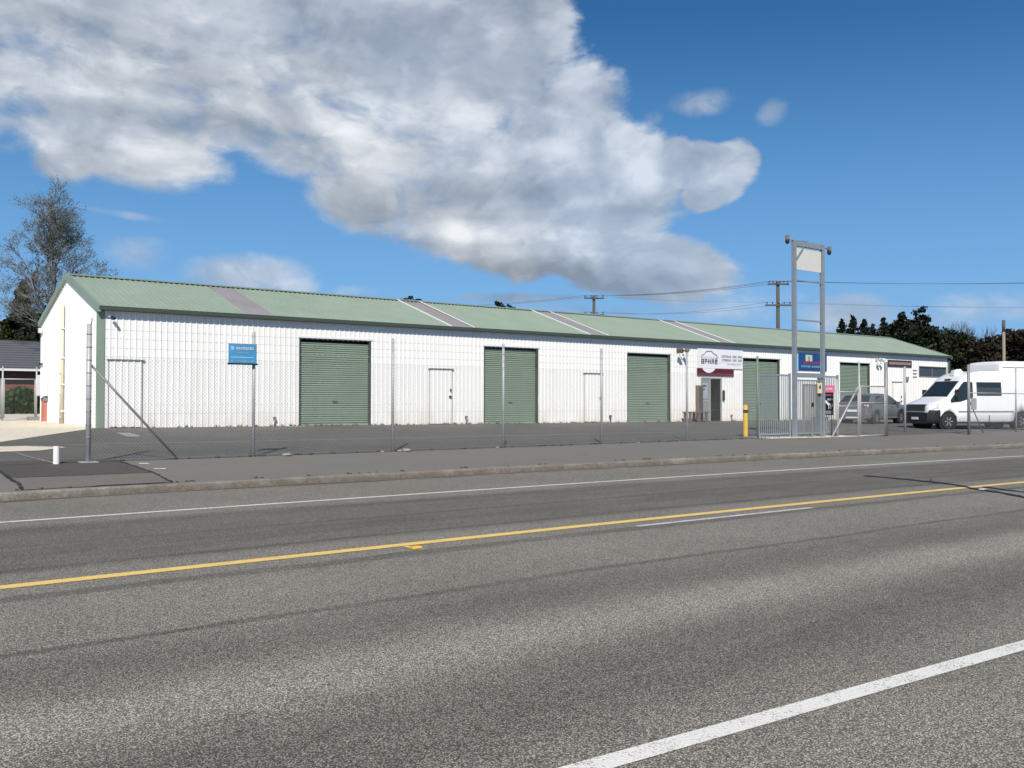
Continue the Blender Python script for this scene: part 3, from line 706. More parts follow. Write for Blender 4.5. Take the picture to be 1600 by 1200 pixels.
# navy sign
sg_ = thing('navy_sign', (43.9, YS, 3.5), 'navy blue wall sign with a pale emblem and red lettering behind the steel sign frame', 'sign')
m = MB(); m.box(42.72, YS-.02, 3.12, 45.28, YS, 4.02); m.build('sign_panel', M['navy'], sg_)
m = MB(); m.box(42.62, YS-.024, 4.02, 45.3, YS, 4.07); m.box(42.62, YS-.024, 3.12, 42.715, YS, 4.02); m.build('sign_border', M['lblue'], sg_)
m = MB(); m.box(43.35, YS-.026, 3.62, 43.95, YS-.0205, 3.96); m.build('emblem', plain('pale_emblem', (.50, .56, .42), .5), sg_)
m = MB(); m.box(43.6, YS-.031, 3.62, 43.7, YS-.0265, 3.88); m.build('emblem_mark', M['inkg'], sg_)
m = MB(); glyphs(m, 43.1, 44.9, 3.47, 3.60, 9, YS-.021, 12); m.build('lettering', M['redprint'], sg_)
m = MB(); glyphs(m, 42.95, 45.0, 3.28, 3.40, 11, YS-.021, 13); m.build('small_print', M['lblue'], sg_)
# dark brown sign
sg_ = thing('brown_sign', (52.6, YS, 3.7), 'dark brown and tan wall sign near the far end of the white wall', 'sign')
m = MB(); m.box(51.4, YS-.02, 3.52, 54.0, YS, 3.92); m.build('sign_panel', M['brownsign'], sg_)
m = MB(); m.box(51.5, YS-.025, 3.66, 53.9, YS-.0205, 3.80); m.build('print_band', M['tanprint'], sg_)
# vent louvres and a small box near the far end
vt = thing('wall_vents', (54.2, YS, 3.2), 'stack of three small dark slot vents on the far end of the white wall', 'vent')
for k in range(3):
    m = MB(); m.box(54.15, YS-.02, 2.95+k*.2, 54.6, YS, 2.99+k*.2); m.build('slot', M['galvd'], vt)
bx_ = MB(); bx_.box(53.2, YS-.08, 2.72, 53.55, YS+.005, 2.95); tag(bx_.build('junction_box', M['galvd']), 'small grey junction box on the wall under the brown sign', 'box')
# stub taps
for i, (x, mt, lb) in enumerate([(13.32, 'galvd', 'grey pipe stub against the white wall just left of the nearest roller door'), (21.25, 'galvd', 'short grey pipe stub between the second access door and second roller door'),
                     (28.98, 'pole', 'short dark pipe stub at the wall foot just left of the third roller door'), (37.22, 'redpipe', 'rusty pipe stub at the wall foot between the entrance and fourth roller door')]):
    z = gwall(x); m = MB(); m.tube((x, YF-.10, z), (x, YF-.10, z+.26), .024, 8); st = m.build('standpipe', M[mt]); tag(st, lb, 'pipe', 'pipe stubs along the wall foot')
    m = MB(); m.box(x-.04, YF-.14, z+.24, x+.045, YF-.05, z+.32); m.build('tap_cover', M[mt], st)
# bench of stacked timber and steel outside the door
z = gwall(34); bn_ = thing('bench', (34.1, 29.95, z), 'low weathered timber bench against the wall beside the entrance', 'bench')
m = MB()
for k in range(4): m.box(33.42, 29.72+k*.115, z+.42, 34.85, 29.72+k*.115+.10, z+.47)
m.build('seat', M['timber'], bn_)
for xx in (33.5, 34.1, 34.62):
    m = MB(); m.box(xx, 29.74, z, xx+.10, 29.84, z+.42); m.box(xx, 30.06, z, xx+.10, 30.16, z+.42); m.box(xx, 29.84, z+.1, xx+.1, 30.06, z+.16); m.build('leg', M['timber'], bn_)
pl = MB(); pl.box(34.62, 30.2, gwall(34.7), 34.92, 30.4, gwall(34.7)+1.72); pl = pl.build('gas_bottle_locker', M['timber']); tag(pl, 'narrow tall brown locker standing between the bench and the entrance', 'locker')
m = MB(); m.box(34.65, 30.185, gwall(34.7)+.1, 34.89, 30.199, gwall(34.7)+1.65); m.build('locker_door', M['pole'], pl)

# ------------------------------------------------------------------ chain link fences
def mesh_between(m, p, q, z0, z1, pitch=.072, r=.0017):
    """two families of diagonal wires between p and q (x, y), clipped to the panel"""
    p = Vector((*p, 0)); q = Vector((*q, 0)); L = (q-p).length; d = (q-p)/L; H = z1-z0
    k = -H
    while k < L:
        for sgn in (0, 1):
            a0, a1 = k, k+H; za, zb_ = (z0, z1) if sgn == 0 else (z1, z0)
            t0 = max(0., -a0/H); t1 = min(1., (L-a0)/H)
            if t1-t0 < .01: continue
            A = p+d*(a0+H*t0); B = p+d*(a0+H*t1)
            m.tube((A.x, A.y, za+(zb_-za)*t0), (B.x, B.y, za+(zb_-za)*t1), r, 3, cap=False)
        k += pitch
def post(m, x, y, z0, z1, r=.03): m.tube((x, y, z0), (x, y, z1), r, 12); m.lathe((x, y, z1), (0, 0, 1), [(0, r+.002), (.015, r*.9), (.03, r*.4)], 12)
PX = [4.64, 7.89, 11.26, 14.47, 17.85, 21.31, 24.62]
fe = thing('chain_link_fence', (14.6, 19.05, .28), 'long galvanised chain link fence with barbed wire strands along the back of the footpath', 'fence')
for i, x in enumerate(PX):
    z = gfence(x); m = MB(); post(m, x, 19.05, z-.02, 2.88, .05 if i == 0 else .034); p_ = m.build('post', M['galv'] if i != 6 else plain('green_painted_post', (.16, .24, .17), .5), fe)
    if i == 0:
        for zz in lin(.75, 2.7, 9): c = MB(); c.tube((x, 19.05, zz), (x, 19.05, zz+.018), .056, 12); c.build('wire_tie', M['galvd'], p_)
        c = MB(); c.box(x-.16, 18.92, z+.002, x+.16, 19.18, z+.02); c.build('base_plate', M['galv'], p_)
        c = MB(); c.tube((x+.03, 19.05, 2.88), (x+.05, 19.05, 3.02), .012, 6); c.build('wire_stub', M['galvd'], p_)
m = MB(); m.tube((4.69, 19.07, 2.12), (6.33, 19.07, gfence(6)), .024, 8); m.build('brace', M['galvd'], fe)
m = MB(); mesh_between(m, (4.64, 19.02), (24.62, 19.02), .30, 2.30); m.build('wire_mesh', M['wire'], fe)
for z in (.33, 1.2, 2.30): m = MB(); m.tube((4.64, 19.012, z), (24.62, 19.012, z), .0026, 4); m.build('line_wire', M['wire'], fe)
for z in (2.46, 2.64, 2.81):
    m = MB(); m.tube((4.64, 19.012, z), (24.62, 19.012, z), .0026, 4)
    x = 4.7
    while x < 24.5:
        m.tube((x-.01, 19.0, z-.018), (x+.012, 19.02, z+.018), .0018, 3); m.tube((x+.012, 19.0, z-.018), (x-.01, 19.02, z+.018), .0018, 3); x += .125
    m.build('barbed_wire', M['wire'], fe)
# right hand run beyond the vehicle opening
PR = [(36.15, 18.05, .215), (40.6, 18.3, .215), (45.2, 18.55, .22), (49.8, 18.8, .22)]
fr = thing('chain_link_fence', (40, 18.3, .2), 'galvanised chain link fence with top rail standing in front of the white van', 'fence')
for i, (x, y, z) in enumerate(PR):
    m = MB(); post(m, x, y, z-.03, 2.86, .055 if i == 0 else .032); m.build('post', M['galvd'] if i == 0 else M['galv'], fr)
for (a, b) in zip(PR, PR[1:]):
    m = MB(); mesh_between(m, a[:2], b[:2], .26, 2.02, .10); m.build('wire_mesh', M['wire'], fr)
    m = MB(); m.tube((*a[:2], 1.80), (*b[:2], 1.80), .018, 8); m.build('rail', M['galv'], fr)
    m = MB(); m.tube((*a[:2], .34), (*b[:2], .34), .010, 6); m.build('bottom_wire', M['galvd'], fr)
m = MB(); m.tube((36.35, 18.1, 1.45), (37.4, 18.12, .25), .022, 8); m.build('brace', M['galvd'], fr)
m = MB(); m.box(36.22, 17.93, 1.15, 36.52, 18.0, 1.60); m.build('latch_box', M['galv'], fr)
# gate leaves between the footpath gate and the opening
gt = thing('swing_gate', (29.6, 18.9, .22), 'pair of low galvanised chain link gate leaves in front of the grey car', 'gate')
gx = [(28.9, 19.0, 2.20), (30.0, 18.85, 2.84), (31.55, 18.75, 2.86)]
for i, (x, y, zt) in enumerate(gx):
    m = MB(); post(m, x, y, .19, zt, .032 if i < 2 else .062); m.build('post', M['galv'] if i < 2 else M['galvd'], gt)
for i, ((x, y, _), (x2, y2, _2)) in enumerate(zip(gx, gx[1:])):
    top = (1.80, 2.0)[i]; m = MB()
    m.tube((x, y, top), (x2, y2, top), .022, 8); m.tube((x, y, .26), (x2, y2, .26), .022, 8)
    m.tube((x, y, 1.42 if i else 1.30), (x2, y2, 1.42 if i else 1.30), .016, 8)
    for f_ in (.05, .95): m.tube((x+(x2-x)*f_, y+(y2-y)*f_, .26), (x+(x2-x)*f_, y+(y2-y)*f_, top), .020, 8)
    lf = m.build('gate_leaf', M['galv'], gt)
    m = MB(); mesh_between(m, (x, y), (x2, y2), .27, top, .06); m.build('wire_mesh', M['wire'], lf)
m = MB(); m.tube((30.05, 18.9, 2.02), (28.35, 18.85, .24), .030, 8); m.build('brace', M['galv'], gt)
gp = MB(); post(gp, 35.7, 20.4, .2, 2.84, .045); tag(gp.build('gate_post', M['galv']), 'slim galvanised gate post between the grey car and the white van', 'post')

# fence sign
fs = thing('fence_sign', (7.6, 18.98, 2.4), 'small pale blue sign with white lettering on the chain link fence beside a post', 'sign')
m = MB(); m.box(7.32, 18.965, 2.235, 7.92, 18.985, 2.635); m.build('sign_panel', M['blue'], fs)
m = MB(); m.box(7.30, 18.95, 2.20, 7.94, 18.99, 2.234); m.build('bottom_rail', M['blackp'], fs)
m = MB(); m.box(7.36, 18.96, 2.50, 7.43, 18.9645, 2.585); m.build('logo', M['lblue'], fs)
m = MB(); glyphs(m, 7.47, 7.86, 2.515, 2.575, 8, 18.9645, 21); m.build('lettering', M['signw'], fs)
m = MB(); glyphs(m, 7.46, 7.80, 2.44, 2.47, 12, 18.9645, 22); m.build('small_print', M['lblue'], fs)
m = MB(); m.box(7.36, 18.9615, 2.345, 7.86, 18.9645, 2.365); m.build('underline', M['lblue'], fs)
m = MB(); glyphs(m, 7.37, 7.86, 2.26, 2.30, 14, 18.9645, 23); m.build('small_print', M['lblue'], fs)

# ------------------------------------------------------------------ steel sign frame and footpath gate
tw = thing('sign_frame', (27.7, 19.3, .24), 'tall galvanised two post sign frame with a small blank white panel near the top', 'sign frame')
TX0, TX1, TY, TH = 26.9, 28.5, 19.3, 6.88
for x in (TX0, TX1):
    m = MB(); m.bar((x, TY, .2), (x, TY, TH), .11, .13); p_ = m.build('post', M['towerm'], tw)
    m = MB(); m.box(x-.17, TY-.17, .235, x+.17, TY+.17, .262); m.build('base_plate', M['galv'], p_)
m = MB(); m.box(TX0+.08, TY-.07, TH-.19, TX1-.08, TY+.07, TH-.01); m.build('top_beam', M['towerm'], tw)
m = MB(); m.box(TX0+.1, TY-.015, TH-.98, TX1-.09, TY+.015, TH-.25); m.build('blank_panel', M['panelw'], tw)
m = MB(); m.bar((TX0+.08, TY-.05, TH-.62), (TX0+.46, TY-.05, TH-.22), .03, .05); m.build('corner_brace', M['towerm'], tw)
for z, h in ((4.18, .05), (5.52, .035)):
    m = MB(); m.box(TX0+.08, TY-.03, z, TX1-.08, TY+.03, z+h); m.build('rung', M['towerm'], tw)
m = MB(); m.box(TX0+.08, TY-.06, 2.27, TX1-.08, TY+.06, 2.42); m.build('gate_lintel', M['towerm'], tw)
def camera_arm(x, z, ex, ez, label):
    t_ = thing('security_camera', (x, TY, z), label, 'camera', 'cameras on the sign frame')
    m = MB(); m.tube((x, TY, z), (ex, TY, ez), .02, 8); m.build('arm', M['towerm'], t_)
    m = MB(); m.box(ex-.05, TY-.06, ez-.02, ex+.05, TY+.06, ez+.12); m.build('junction_box', M['galvd'], t_)
    m = MB(); m.lathe((ex, TY, ez-.02), (0, 0, -1), [(0, .065), (.07, .075), (.12, .06), (.15, .03)], 14); m.build('camera_dome', M['blackp'], t_)
camera_arm(TX0+.75, TH+.01, TX0-.36, TH+.0, 'dark camera on a long arm off the left side of the steel sign frame')
camera_arm(TX1+.08, TH-.06, TX1+.42, TH-.14, 'dark camera on a short arm off the right side of the steel sign frame')
def picket(name, x0, x1, y, label, cat, step=.105, top=2.36, par=None, grp=None):
    t_ = thing(name, ((x0+x1)/2, y, .25), label, cat, grp)
    m = MB(); m.box(x0, y-.03, top-.05, x1, y+.03, top); m.box(x0, y-.03, .36, x1, y+.03, .41); m.build('rail', M['towerm'], t_)
    m = MB(); x = x0+.04
    while x < x1: m.box(x-.011, y-.011, .30, x+.011, y+.011, top+.0 if x == x0 else top-.05); x += step
    pk = m.build('picket_infill', M['towerm'], t_)
    for x in (x0, x1):
        m = MB(); m.box(x-.03, y-.031, .24, x+.03, y+.031, top+.04); m.build('post', M['towerm'], t_)
    return t_
picket('picket_panel', 25.15, 26.80, 19.42, 'grey steel picket panel left of the tall sign frame', 'fence', grp='picket panels by the footpath gate')
picket('picket_panel', 28.62, 29.75, 19.55, 'grey steel picket panel right of the tall sign frame, carrying the pink poster', 'fence', grp='picket panels by the footpath gate')
pg = picket('footpath_gate', 27.0, 28.36, 19.30, 'grey steel picket gate closed between the posts of the tall sign frame', 'gate', step=.10, top=2.2)
m = MB(); m.box(27.34, 19.25, .41, 27.38, 19.285, 2.05); m.box(28.08, 19.25, .41, 28.12, 19.285, 2.05); m.box(27.38, 19.25, 2.01, 28.08, 19.285, 2.05)
for k in range(13): m.box(27.41+k*.052, 19.262, .41, 27.427+k*.052, 19.275, 2.01)
m.build('gate_bars', M['galvd'], pg)
m = MB(); m.box(27.78, 19.22, 1.28, 27.88, 19.26, 1.42); m.build('lock', M['blackp'], pg)
m = MB(); m.box(28.06, 19.2, 1.74, 28.32, 19.215, 2.10); s_ = m.build('gate_notice', M['creamsign']); tag(s_, 'small cream notice with a black mark on the footpath gate', 'sign')
m = MB(); m.box(28.14, 19.195, 1.90, 28.24, 19.1995, 1.98); m.box(28.18, 19.195, 1.98, 28.23, 19.1995, 2.03); m.build('notice_mark', M['blackp'], s_)
# poster
ps = thing('poster', (29.1, 19.5, 1.5), 'tall black poster with a pink top and white lettering on the picket panel', 'poster')
YP = 19.50
m = MB(); m.box(28.74, YP-.01, .98, 29.44, YP, 2.0); m.build('poster_board', plain('poster_black', (.012, .010, .014), .4), ps)
m = MB(); m.box(28.72, YP-.014, 1.78, 29.46, YP-.0105, 2.03); m.build('pink_header', M['pink'], ps)
m = MB(); glyphs(m, 28.80, 29.36, 1.86, 1.94, 8, YP-.0145, 31); m.build('header_lettering', M['signw'], ps)
m = MB(); glyphs(m, 28.85, 29.35, 1.66, 1.71, 9, YP-.011, 32); m.build('pink_line', M['pink'], ps)
m = MB(); m.bar((28.85, YP-.013, 1.52), (29.16, YP-.013, 1.34), .004, .09); glyphs(m, 29.05, 29.36, 1.50, 1.57, 5, YP-.011, 33); glyphs(m, 29.1, 29.36, 1.20, 1.40, 3, YP-.011, 34, .5); m.build('white_print', M['signw'], ps)
m = MB(); m.box(28.80, YP-.013, 1.02, 29.38, YP-.0105, 1.14); m.build('grey_footer', M['galvd'], ps)
m = MB(); m.box(28.80, 19.62, .26, 29.3, 19.95, .88); bx_ = m.build('utility_box', M['creamsign']); tag(bx_, 'squat cream utility box on the ground behind the picket panel under the poster', 'box')
m = MB(); m.box(28.78, 19.6, .88, 29.32, 19.97, .92); m.build('lid', M['panelw'], bx_)

# bollard and marker tube
z = G(26.3, 20.4); yb_ = MB(); yb_.lathe((25.35, 20.1, z-.02), (0, 0, 1), [(0, .085), (1.0, .085), (1.04, .075), (1.06, .04)], 18); yb_ = yb_.build('bollard', M['yellow']); tag(yb_, 'yellow steel bollard with a dark collar standing left of the sign frame', 'bollard')
m = MB(); m.lathe((25.35, 20.1, z+.78), (0, 0, 1), [(0, .089), (.10, .089)], 18); m.build('collar', M['blackp'], yb_)
z = G(4.07, 18.97); wt = MB(); wt.lathe((4.07, 18.97, z-.01), (0, 0, 1), [(0, .056), (.34, .056)], 18); wt = wt.build('marker_tube', M['whiteplastic']); tag(wt, 'short white plastic tube standing upright in the footpath near the end fence post', 'tube')

# raised road markers
def marker(x, y, mat, label):
    m = MB(); m.prism([(-.05, 0), (-.035, .018), (.035, .018), (.05, 0)], 'x', -.05, .05); o = m.build('road_marker', mat); o.location = (x, y, .004); tag(o, label, 'road marker')
    n = MB(); n.box(-.045, -.052, .004, .045, -.040, .014); n.build('reflector', M['yellow'] if mat == M['yellow'] else M['redprint'], o, local=True)
marker(4.98, 7.98, M['yellow'], 'yellow raised marker just in front of the yellow centre line'); marker(15.7, 7.62, M['signw'], 'white raised marker beside the yellow line where the dark tar streaks cross')
bead('worn_paint_flake', [(4.45, 7.86), (4.98, 7.9)], .05, M['faint'], .005)
poly_sheet('marker_flake', [(4.93, 8.14), (5.0, 8.16), (5.04, 7.96), (4.95, 7.95)], M['ypaint'], .005)

# loose stones at the fence foot, weeds along the wall
for i, (x, y, s_) in enumerate([(8.6, 18.95, .10), (11.55, 18.93, .12), (11.42, 19.0, .06), (10.95, 18.98, .05), (14.25, 19.0, .05), (19.2, 18.98, .05)]):
    m = MB(); me_v = []
    bm = bmesh.new(); bmesh.ops.create_icosphere(bm, subdivisions=2, radius=s_)
    for v in bm.verts: v.co *= 1+(random.random()-.5)*.35; v.co.z *= .38
    me = bpy.data.meshes.new('stone'); bm.to_mesh(me); bm.free(); me.materials.append(M['conc'])
    o = bpy.data.objects.new('stone', me); COL.objects.link(o); o.location = (x, y, G(x, y)+s_*.25)
    lbl = ['pale flat stone at the fence foot right of the fence sign', 'largest pale stone at the foot of the third fence post', 'small stone touching the foot of the third fence post', 'small stone just left of the third fence post', 'small stone beside the fourth fence post', 'lone small stone right of the fifth fence post'][i]
    tag(o, lbl, 'stone', 'loose stones along the fence foot')
def tufts(name, pts, mat, h=.12, n=14):
    V_ = []; F_ = []
    for (x, y, s_) in pts:
        for k in range(n):
            a_ = random.random()*2*PI; r_ = random.random()*.10*s_; hx = x+math.cos(a_)*r_; hy = y+math.sin(a_)*r_; z = G(hx, hy)
            l = h*s_*(.4+random.random()*.8); b_ = random.random()*2*PI; w = .008; i0 = len(V_)
            V_ += [(hx-w, hy, z), (hx+w, hy, z), (hx+math.cos(b_)*l*.5, hy+math.sin(b_)*l*.5, z+l)]; F_.append((i0, i0+1, i0+2))
    m = MB(); m.add(V_, F_); return m.build(name, mat)
pts = [(random.uniform(8, 46), YF-.06-random.random()*.06, random.uniform(.3, 1.)) for _ in range(160)]
tag(tufts('weeds', pts, M['grass'], .10), kind='stuff')
pts = [(x_, KERB+bend(x_)+.18+random.random()*.05, random.uniform(.2, .6)) for x_ in [random.uniform(-2, 40) for _ in range(70)]]
tag(tufts('kerb_grass', pts, M['grass'], .07), kind='stuff')
pts = [(x_, 19.05+random.random()*.08, random.uniform(.25, .8)) for x_ in [random.uniform(4, 29) for _ in range(90)]]
tag(tufts('fence_weeds', pts, M['grass'], .08), kind='stuff')

# ------------------------------------------------------------------ vehicles
def interp(tab, x):
    if x <= tab[0][0]: return tab[0][1]
    for (a, b), (c, d) in zip(tab, tab[1:]):
        if x <= c: return b+(d-b)*(x-a)/(c-a)
    return tab[-1][1]
class Body:
    """vehicle shell: top profile, plan width and tumblehome; patches for glass are laid on the same surface"""
    def __init__(s, top, plan, zb, tumble, zwaist): s.top, s.plan, s.zb, s.tumble, s.zw = top, plan, zb, tumble, zwaist
    def hw(s, x, z): return interp(s.plan, x)-max(0., z-s.zw)*s.tumble-(max(0., .62-z)**2)*.35
    def zt(s, x): return interp(s.top, x)
    def zs(s, x): return s.zb if not callable(s.zb) else s.zb(x)
    def shell(s, xs, off=0., ztop=None, zbot=None, rnd=.11):
        vs = []; rows = None
        for x in xs:
            zt = s.zt(x)+off if ztop is None else min(ztop, s.zt(x)+off); zb = (s.zs(x) if zbot is None else zbot)
            w = lambda z: s.hw(x, z)+off
            k = min(rnd, (zt-zb)*.35)
            ring = [(w(zb)-.06, zb), (w(zb+.05), zb+.05)]+[(w(zb+.05+(zt-k-zb-.05)*t), zb+.05+(zt-k-zb-.05)*t) for t in (.2, .4, .6, .8, 1.)]
            w1 = w(zt-k)
            ring += [(w1-k*.12, zt-k*.6), (w1-k*.38, zt-k*.25), (w1-k*.85, zt-k*.05), (w1*.5, zt+.012)]
            full = [(-y, z) for y, z in ring]+[(y, z) for y, z in ring[::-1]]
            rows = len(full); vs += [(x, y, z) for y, z in full]
        m = MB(); n = len(xs)
        m.add(vs, [(i*rows+j, i*rows+(j+1) % rows, (i+1)*rows+(j+1) % rows, (i+1)*rows+j) for i in range(n-1) for j in range(rows)], True)
        m.f += [tuple(range(rows))[::-1], tuple(range((n-1)*rows, n*rows))]; m.sm += [False, False]
        return m
    def side(s, m, poly, sg, off=.006):
        """flat glass or trim on the side; poly in (x, z)"""
        n = len(poly)
        a = [(x, sg*(s.hw(x, z)+off), z) for x, z in poly]; b = [(x, sg*(s.hw(x, z)-.02), z) for x, z in poly]
        return m.add(a+b, [tuple(range(n)), tuple(range(2*n-1, n-1, -1))]+[(i, n+i, n+(i+1) % n, (i+1) % n) for i in range(n)])
    def deck(s, m, x0, x1, f, off=.012, nx=7, f1=None):
        """glass on the sloping top surface between x0 and x1, across a fraction f of the width"""
        vs = []; f1 = f1 or f
        for i in range(nx):
            t = i/(nx-1); x = x0+(x1-x0)*t; z = s.zt(x); w = (s.hw(x, z-.1)-.05)*(f+(f1-f)*t)
            for k in range(7): y = -w+2*w*k/6; vs.append((x, y, z+off+.012*(1-abs(y/w))))
        return m.add(vs, [(i*7+j, (i+1)*7+j, (i+1)*7+j+1, i*7+j+1) for i in range(nx-1) for j in range(6)], True)
def cut(o, boxes):
    """wheel openings"""
    m = MB()
    for (c, r, w) in boxes: m.tube((c[0], c[1]-w/2, c[2]), (c[0], c[1]+w/2, c[2]), r, 32)
    k = m.build('cutter', None); md = o.modifiers.new('b', 'BOOLEAN'); md.object = k; md.operation = 'DIFFERENCE'; md.solver = 'EXACT'
    dg = bpy.context.evaluated_depsgraph_get(); me = bpy.data.meshes.new_from_object(o.evaluated_get(dg)); old = o.data
    o.modifiers.clear(); o.data = me; bpy.data.meshes.remove(old); bpy.data.objects.remove(k)
def wheel(par, x, y, r, w, sg):
    m = MB(); c = (x, y, r); d = (0, sg, 0)
    m.lathe(c, d, [(-w, r*.62), (-w*.9, r*.93), (-w*.6, r), (-w*.05, r), (.0, r*.95), (.012, r*.80), (.0, r*.66)], 28); wh = m.build('wheel', M['tyre'], par, True)
    m = MB(); m.lathe(c, d, [(-.05, r*.655), (-.004, r*.66), (-.004, r*.60), (-.03, r*.57), (-.035, r*.2), (-.012, r*.15), (-.01, .02)], 24)
    for k in range(6):
        a = k*PI/3; p = Vector((x+math.cos(a)*r*.16, y-sg*.012, r+math.sin(a)*r*.16)); q = Vector((x+math.cos(a)*r*.6, y-sg*.004, r+math.sin(a)*r*.6)); m.tube(p, q, r*.075, 4)
    m.build('rim', M['rim'], wh, True)
    return wh
def pt_on(px, py, z):
    d = fw+r2*((px-800)/F)+u2*((600-py)/F); t = (z-CAMP.z)/d.z; return CAMP+d*t
def at(px, py, D):
    return CAMP+(fw+r2*((px-800)/F)+u2*((600-py)/F))*D
def place(t, local, world_xy, rz):
    c, s_ = math.cos(rz), math.sin(rz); t.rotation_euler = (0, 0, rz)
    t.location = (world_xy[0]-(local[0]*c-local[1]*s_), world_xy[1]-(local[0]*s_+local[1]*c), world_xy[2])
# white van
vb = Body([(0, .70), (.03, 1.00), (.12, 1.09), (.45, 1.20), (.88, 1.36), (1.62, 2.12), (1.80, 2.30), (2.1, 2.45), (2.6, 2.545), (3.4, 2.56), (5.5, 2.55), (5.66, 2.48), (5.72, 2.2)],
          [(0, .80), (.10, .90), (.30, .965), (.7, .985), (5.5, .985), (5.72, .95)], .30, .075, 1.15)
van = thing('van', (0, 0, 0), 'white high roof van with dark side windows and black front bumper behind the fence', 'van')
xs = [0, .03, .07, .12, .2, .3, .45, .6, .75, .88, 1.0, 1.15, 1.3, 1.45, 1.62, 1.7, 1.8, 1.95, 2.1, 2.35, 2.6, 3.0, 3.4, 4.0, 4.6, 5.1, 5.4, 5.5, 5.58, 5.66, 5.72]
bo = vb.shell(xs).build('body', M['vanw'], van, True)
WB = (.93, 4.68); WR = .345
cut(bo, [((x, sy*.95, WR), .45, .62) for x in WB for sy in (-1, 1)])
m = MB()
m.box(.25, -.70, .26, 5.5, .70, .62)
for x in WB:
    for sy in (-1, 1): m.lathe((x, sy*.93, WR), (0, -sy, 0), [(0, .446), (.30, .446)], 28)
m.build('underbody', M['blackp'], van, True)
m = vb.shell([-.035, 0, .05, .12, .25, .40, .50], off=.02, ztop=.85, zbot=.24, rnd=.05); m.build('front_bumper', M['bumper'], van, True)
m = vb.shell([5.60, 5.68, 5.76], off=.02, ztop=.58, zbot=.30, rnd=.04); m.build('rear_bumper', M['bumper'], van, True)
m = MB(); m.prism([(-.03, .80), (-.022, .88), (.012, 1.06), (.10, 1.09), (.10, .80)], 'y', -.64, .64); gr = m.build('grille', M['blackp'], van, True)
for k in range(3): m = MB(); m.box(-.018+.012*k, -.56, .835+.07*k, .03, .56, .848+.07*k); m.build('grille_bar', M['bumper'], gr, True)
for sy in (-1, 1):
    m = MB(); m.prism([(sy*.62, .80), (sy*.63, 1.02), (sy*.86, 1.10), (sy*.90, .84)], 'x', .0, .02)
    vs = [(-.008, .62, .82), (.012, .62, 1.03), (.16, .90, 1.10), (.42, .975, 1.12), (.40, .982, .92), (.10, .90, .84)]
    m = MB(); m.add([(x, sy*(y+.012), z) for x, y, z in vs]+[(x+.05, sy*(y-.04), z) for x, y, z in vs], [tuple(range(6)), tuple(range(11, 5, -1))]+[(i, 6+i, 6+(i+1) % 6, (i+1) % 6) for i in range(6)])
    m.build('headlight', M['clear'], van, True)
    m = MB(); vb.side(m, [(1.03, 1.16), (1.5, 1.20), (2.14, 1.38), (2.16, 1.46), (2.16, 2.06), (1.74, 2.08), (1.62, 1.98), (1.02, 1.28)], sy); m.build('front_side_window', M['glass'], van, True)
    m = MB(); vb.side(m, [(2.36, 1.46), (3.62, 1.46), (3.62, 2.06), (2.36, 2.06)], sy); m.build('rear_side_window', M['glass'], van, True)
    m = MB(); vb.side(m, [(1.40, .74), (4.2, .74), (4.2, .80), (1.40, .80)], sy, .012); m.build('side_moulding', M['galvd'], van, True)
    for (x, a, b) in ((1.30, .42, 1.30), (2.26, .34, 2.15), (3.70, .34, 2.15)): m = MB(); vb.side(m, [(x, a), (x+.018, a), (x+.018, b), (x, b)], sy, .003); m.build('door_gap', M['blackp'], van, True)
    m = MB(); vb.side(m, [(2.04, 1.12), (2.18, 1.12), (2.18, 1.18), (2.04, 1.18)], sy, .03); m.build('door_handle', M['blackp'], van, True)
    m = MB(); m.box(1.22, sy*1.00, 1.42, 1.32, sy*1.20, 1.74); m.box(1.26, sy*.94, 1.45, 1.30, sy*1.02, 1.52); m.build('wing_mirror', M['blackp'], van, True)
    for x in WB: wheel(van, x, sy*.965, WR, .20, sy)
m = MB(); vb.deck(m, .93, 1.60, .93, .010, f1=.88); m.build('windscreen', M['glass'], van, True)
for (a, b) in (((.95, -.25, 1.46), (1.10, .45, 1.62)), ((.95, .35, 1.46), (1.08, -.7, 1.58))): m = MB(); m.tube(a, b, .012, 5); m.build('wiper', M['blackp'], van, True)
m = MB(); m.box(1.62, -.18, 2.13, 1.68, .18, 2.22); m.build('front_badge', M['bumper'], van, True)
m = MB(); m.prism([(1.85, 2.36), (1.92, 2.60), (2.2, 2.66), (2.35, 2.52)], 'y', -.12, .12); m.build('roof_vent', M['vanw'], van, True)
m = MB(); m.box(-.055, -.22, .42, -.036, .22, .53); m.build('number_plate', M['signw'], van, True)
w_ = pt_on(1483, 671.5, .245); place(van, (WB[0], -.985), (w_.x, w_.y, G(w_.x, w_.y)-.0), R(-24.75))
# grey hatchback wagon, tail towards the gate
cb = Body([(0, .62), (.03, .86), (.10, .98), (.22, 1.05), (.62, 1.40), (.85, 1.46), (1.6, 1.50), (2.3, 1.46), (2.6, 1.36), (3.35, 1.0), (3.8, .94), (4.25, .82), (4.42, .66), (4.46, .5)],
          [(0, .70), (.06, .78), (.2, .835), (.6, .86), (3.7, .86), (4.2, .80), (4.40, .68), (4.46, .6)], .24, .30, .95)
car = thing('car', (0, 0, 0), 'silver grey hatchback seen from its rear corner, parked between the gate and the white van', 'car')
xs = [0, .03, .06, .1, .16, .22, .3, .4, .5, .62, .73, .85, 1.1, 1.35, 1.6, 2.0, 2.3, 2.45, 2.6, 2.8, 3.0, 3.2, 3.35, 3.6, 3.8, 4.0, 4.15, 4.25, 4.35, 4.42, 4.46]
bo = cb.shell(xs, rnd=.08).build('body', M['vang'], car, True)
CW = (.85, 3.45); CR = .31
cut(bo, [((x, sy*.85, CR), .375, .5) for x in CW for sy in (-1, 1)])
m = MB(); m.box(.2, -.60, .20, 4.2, .60, .5)
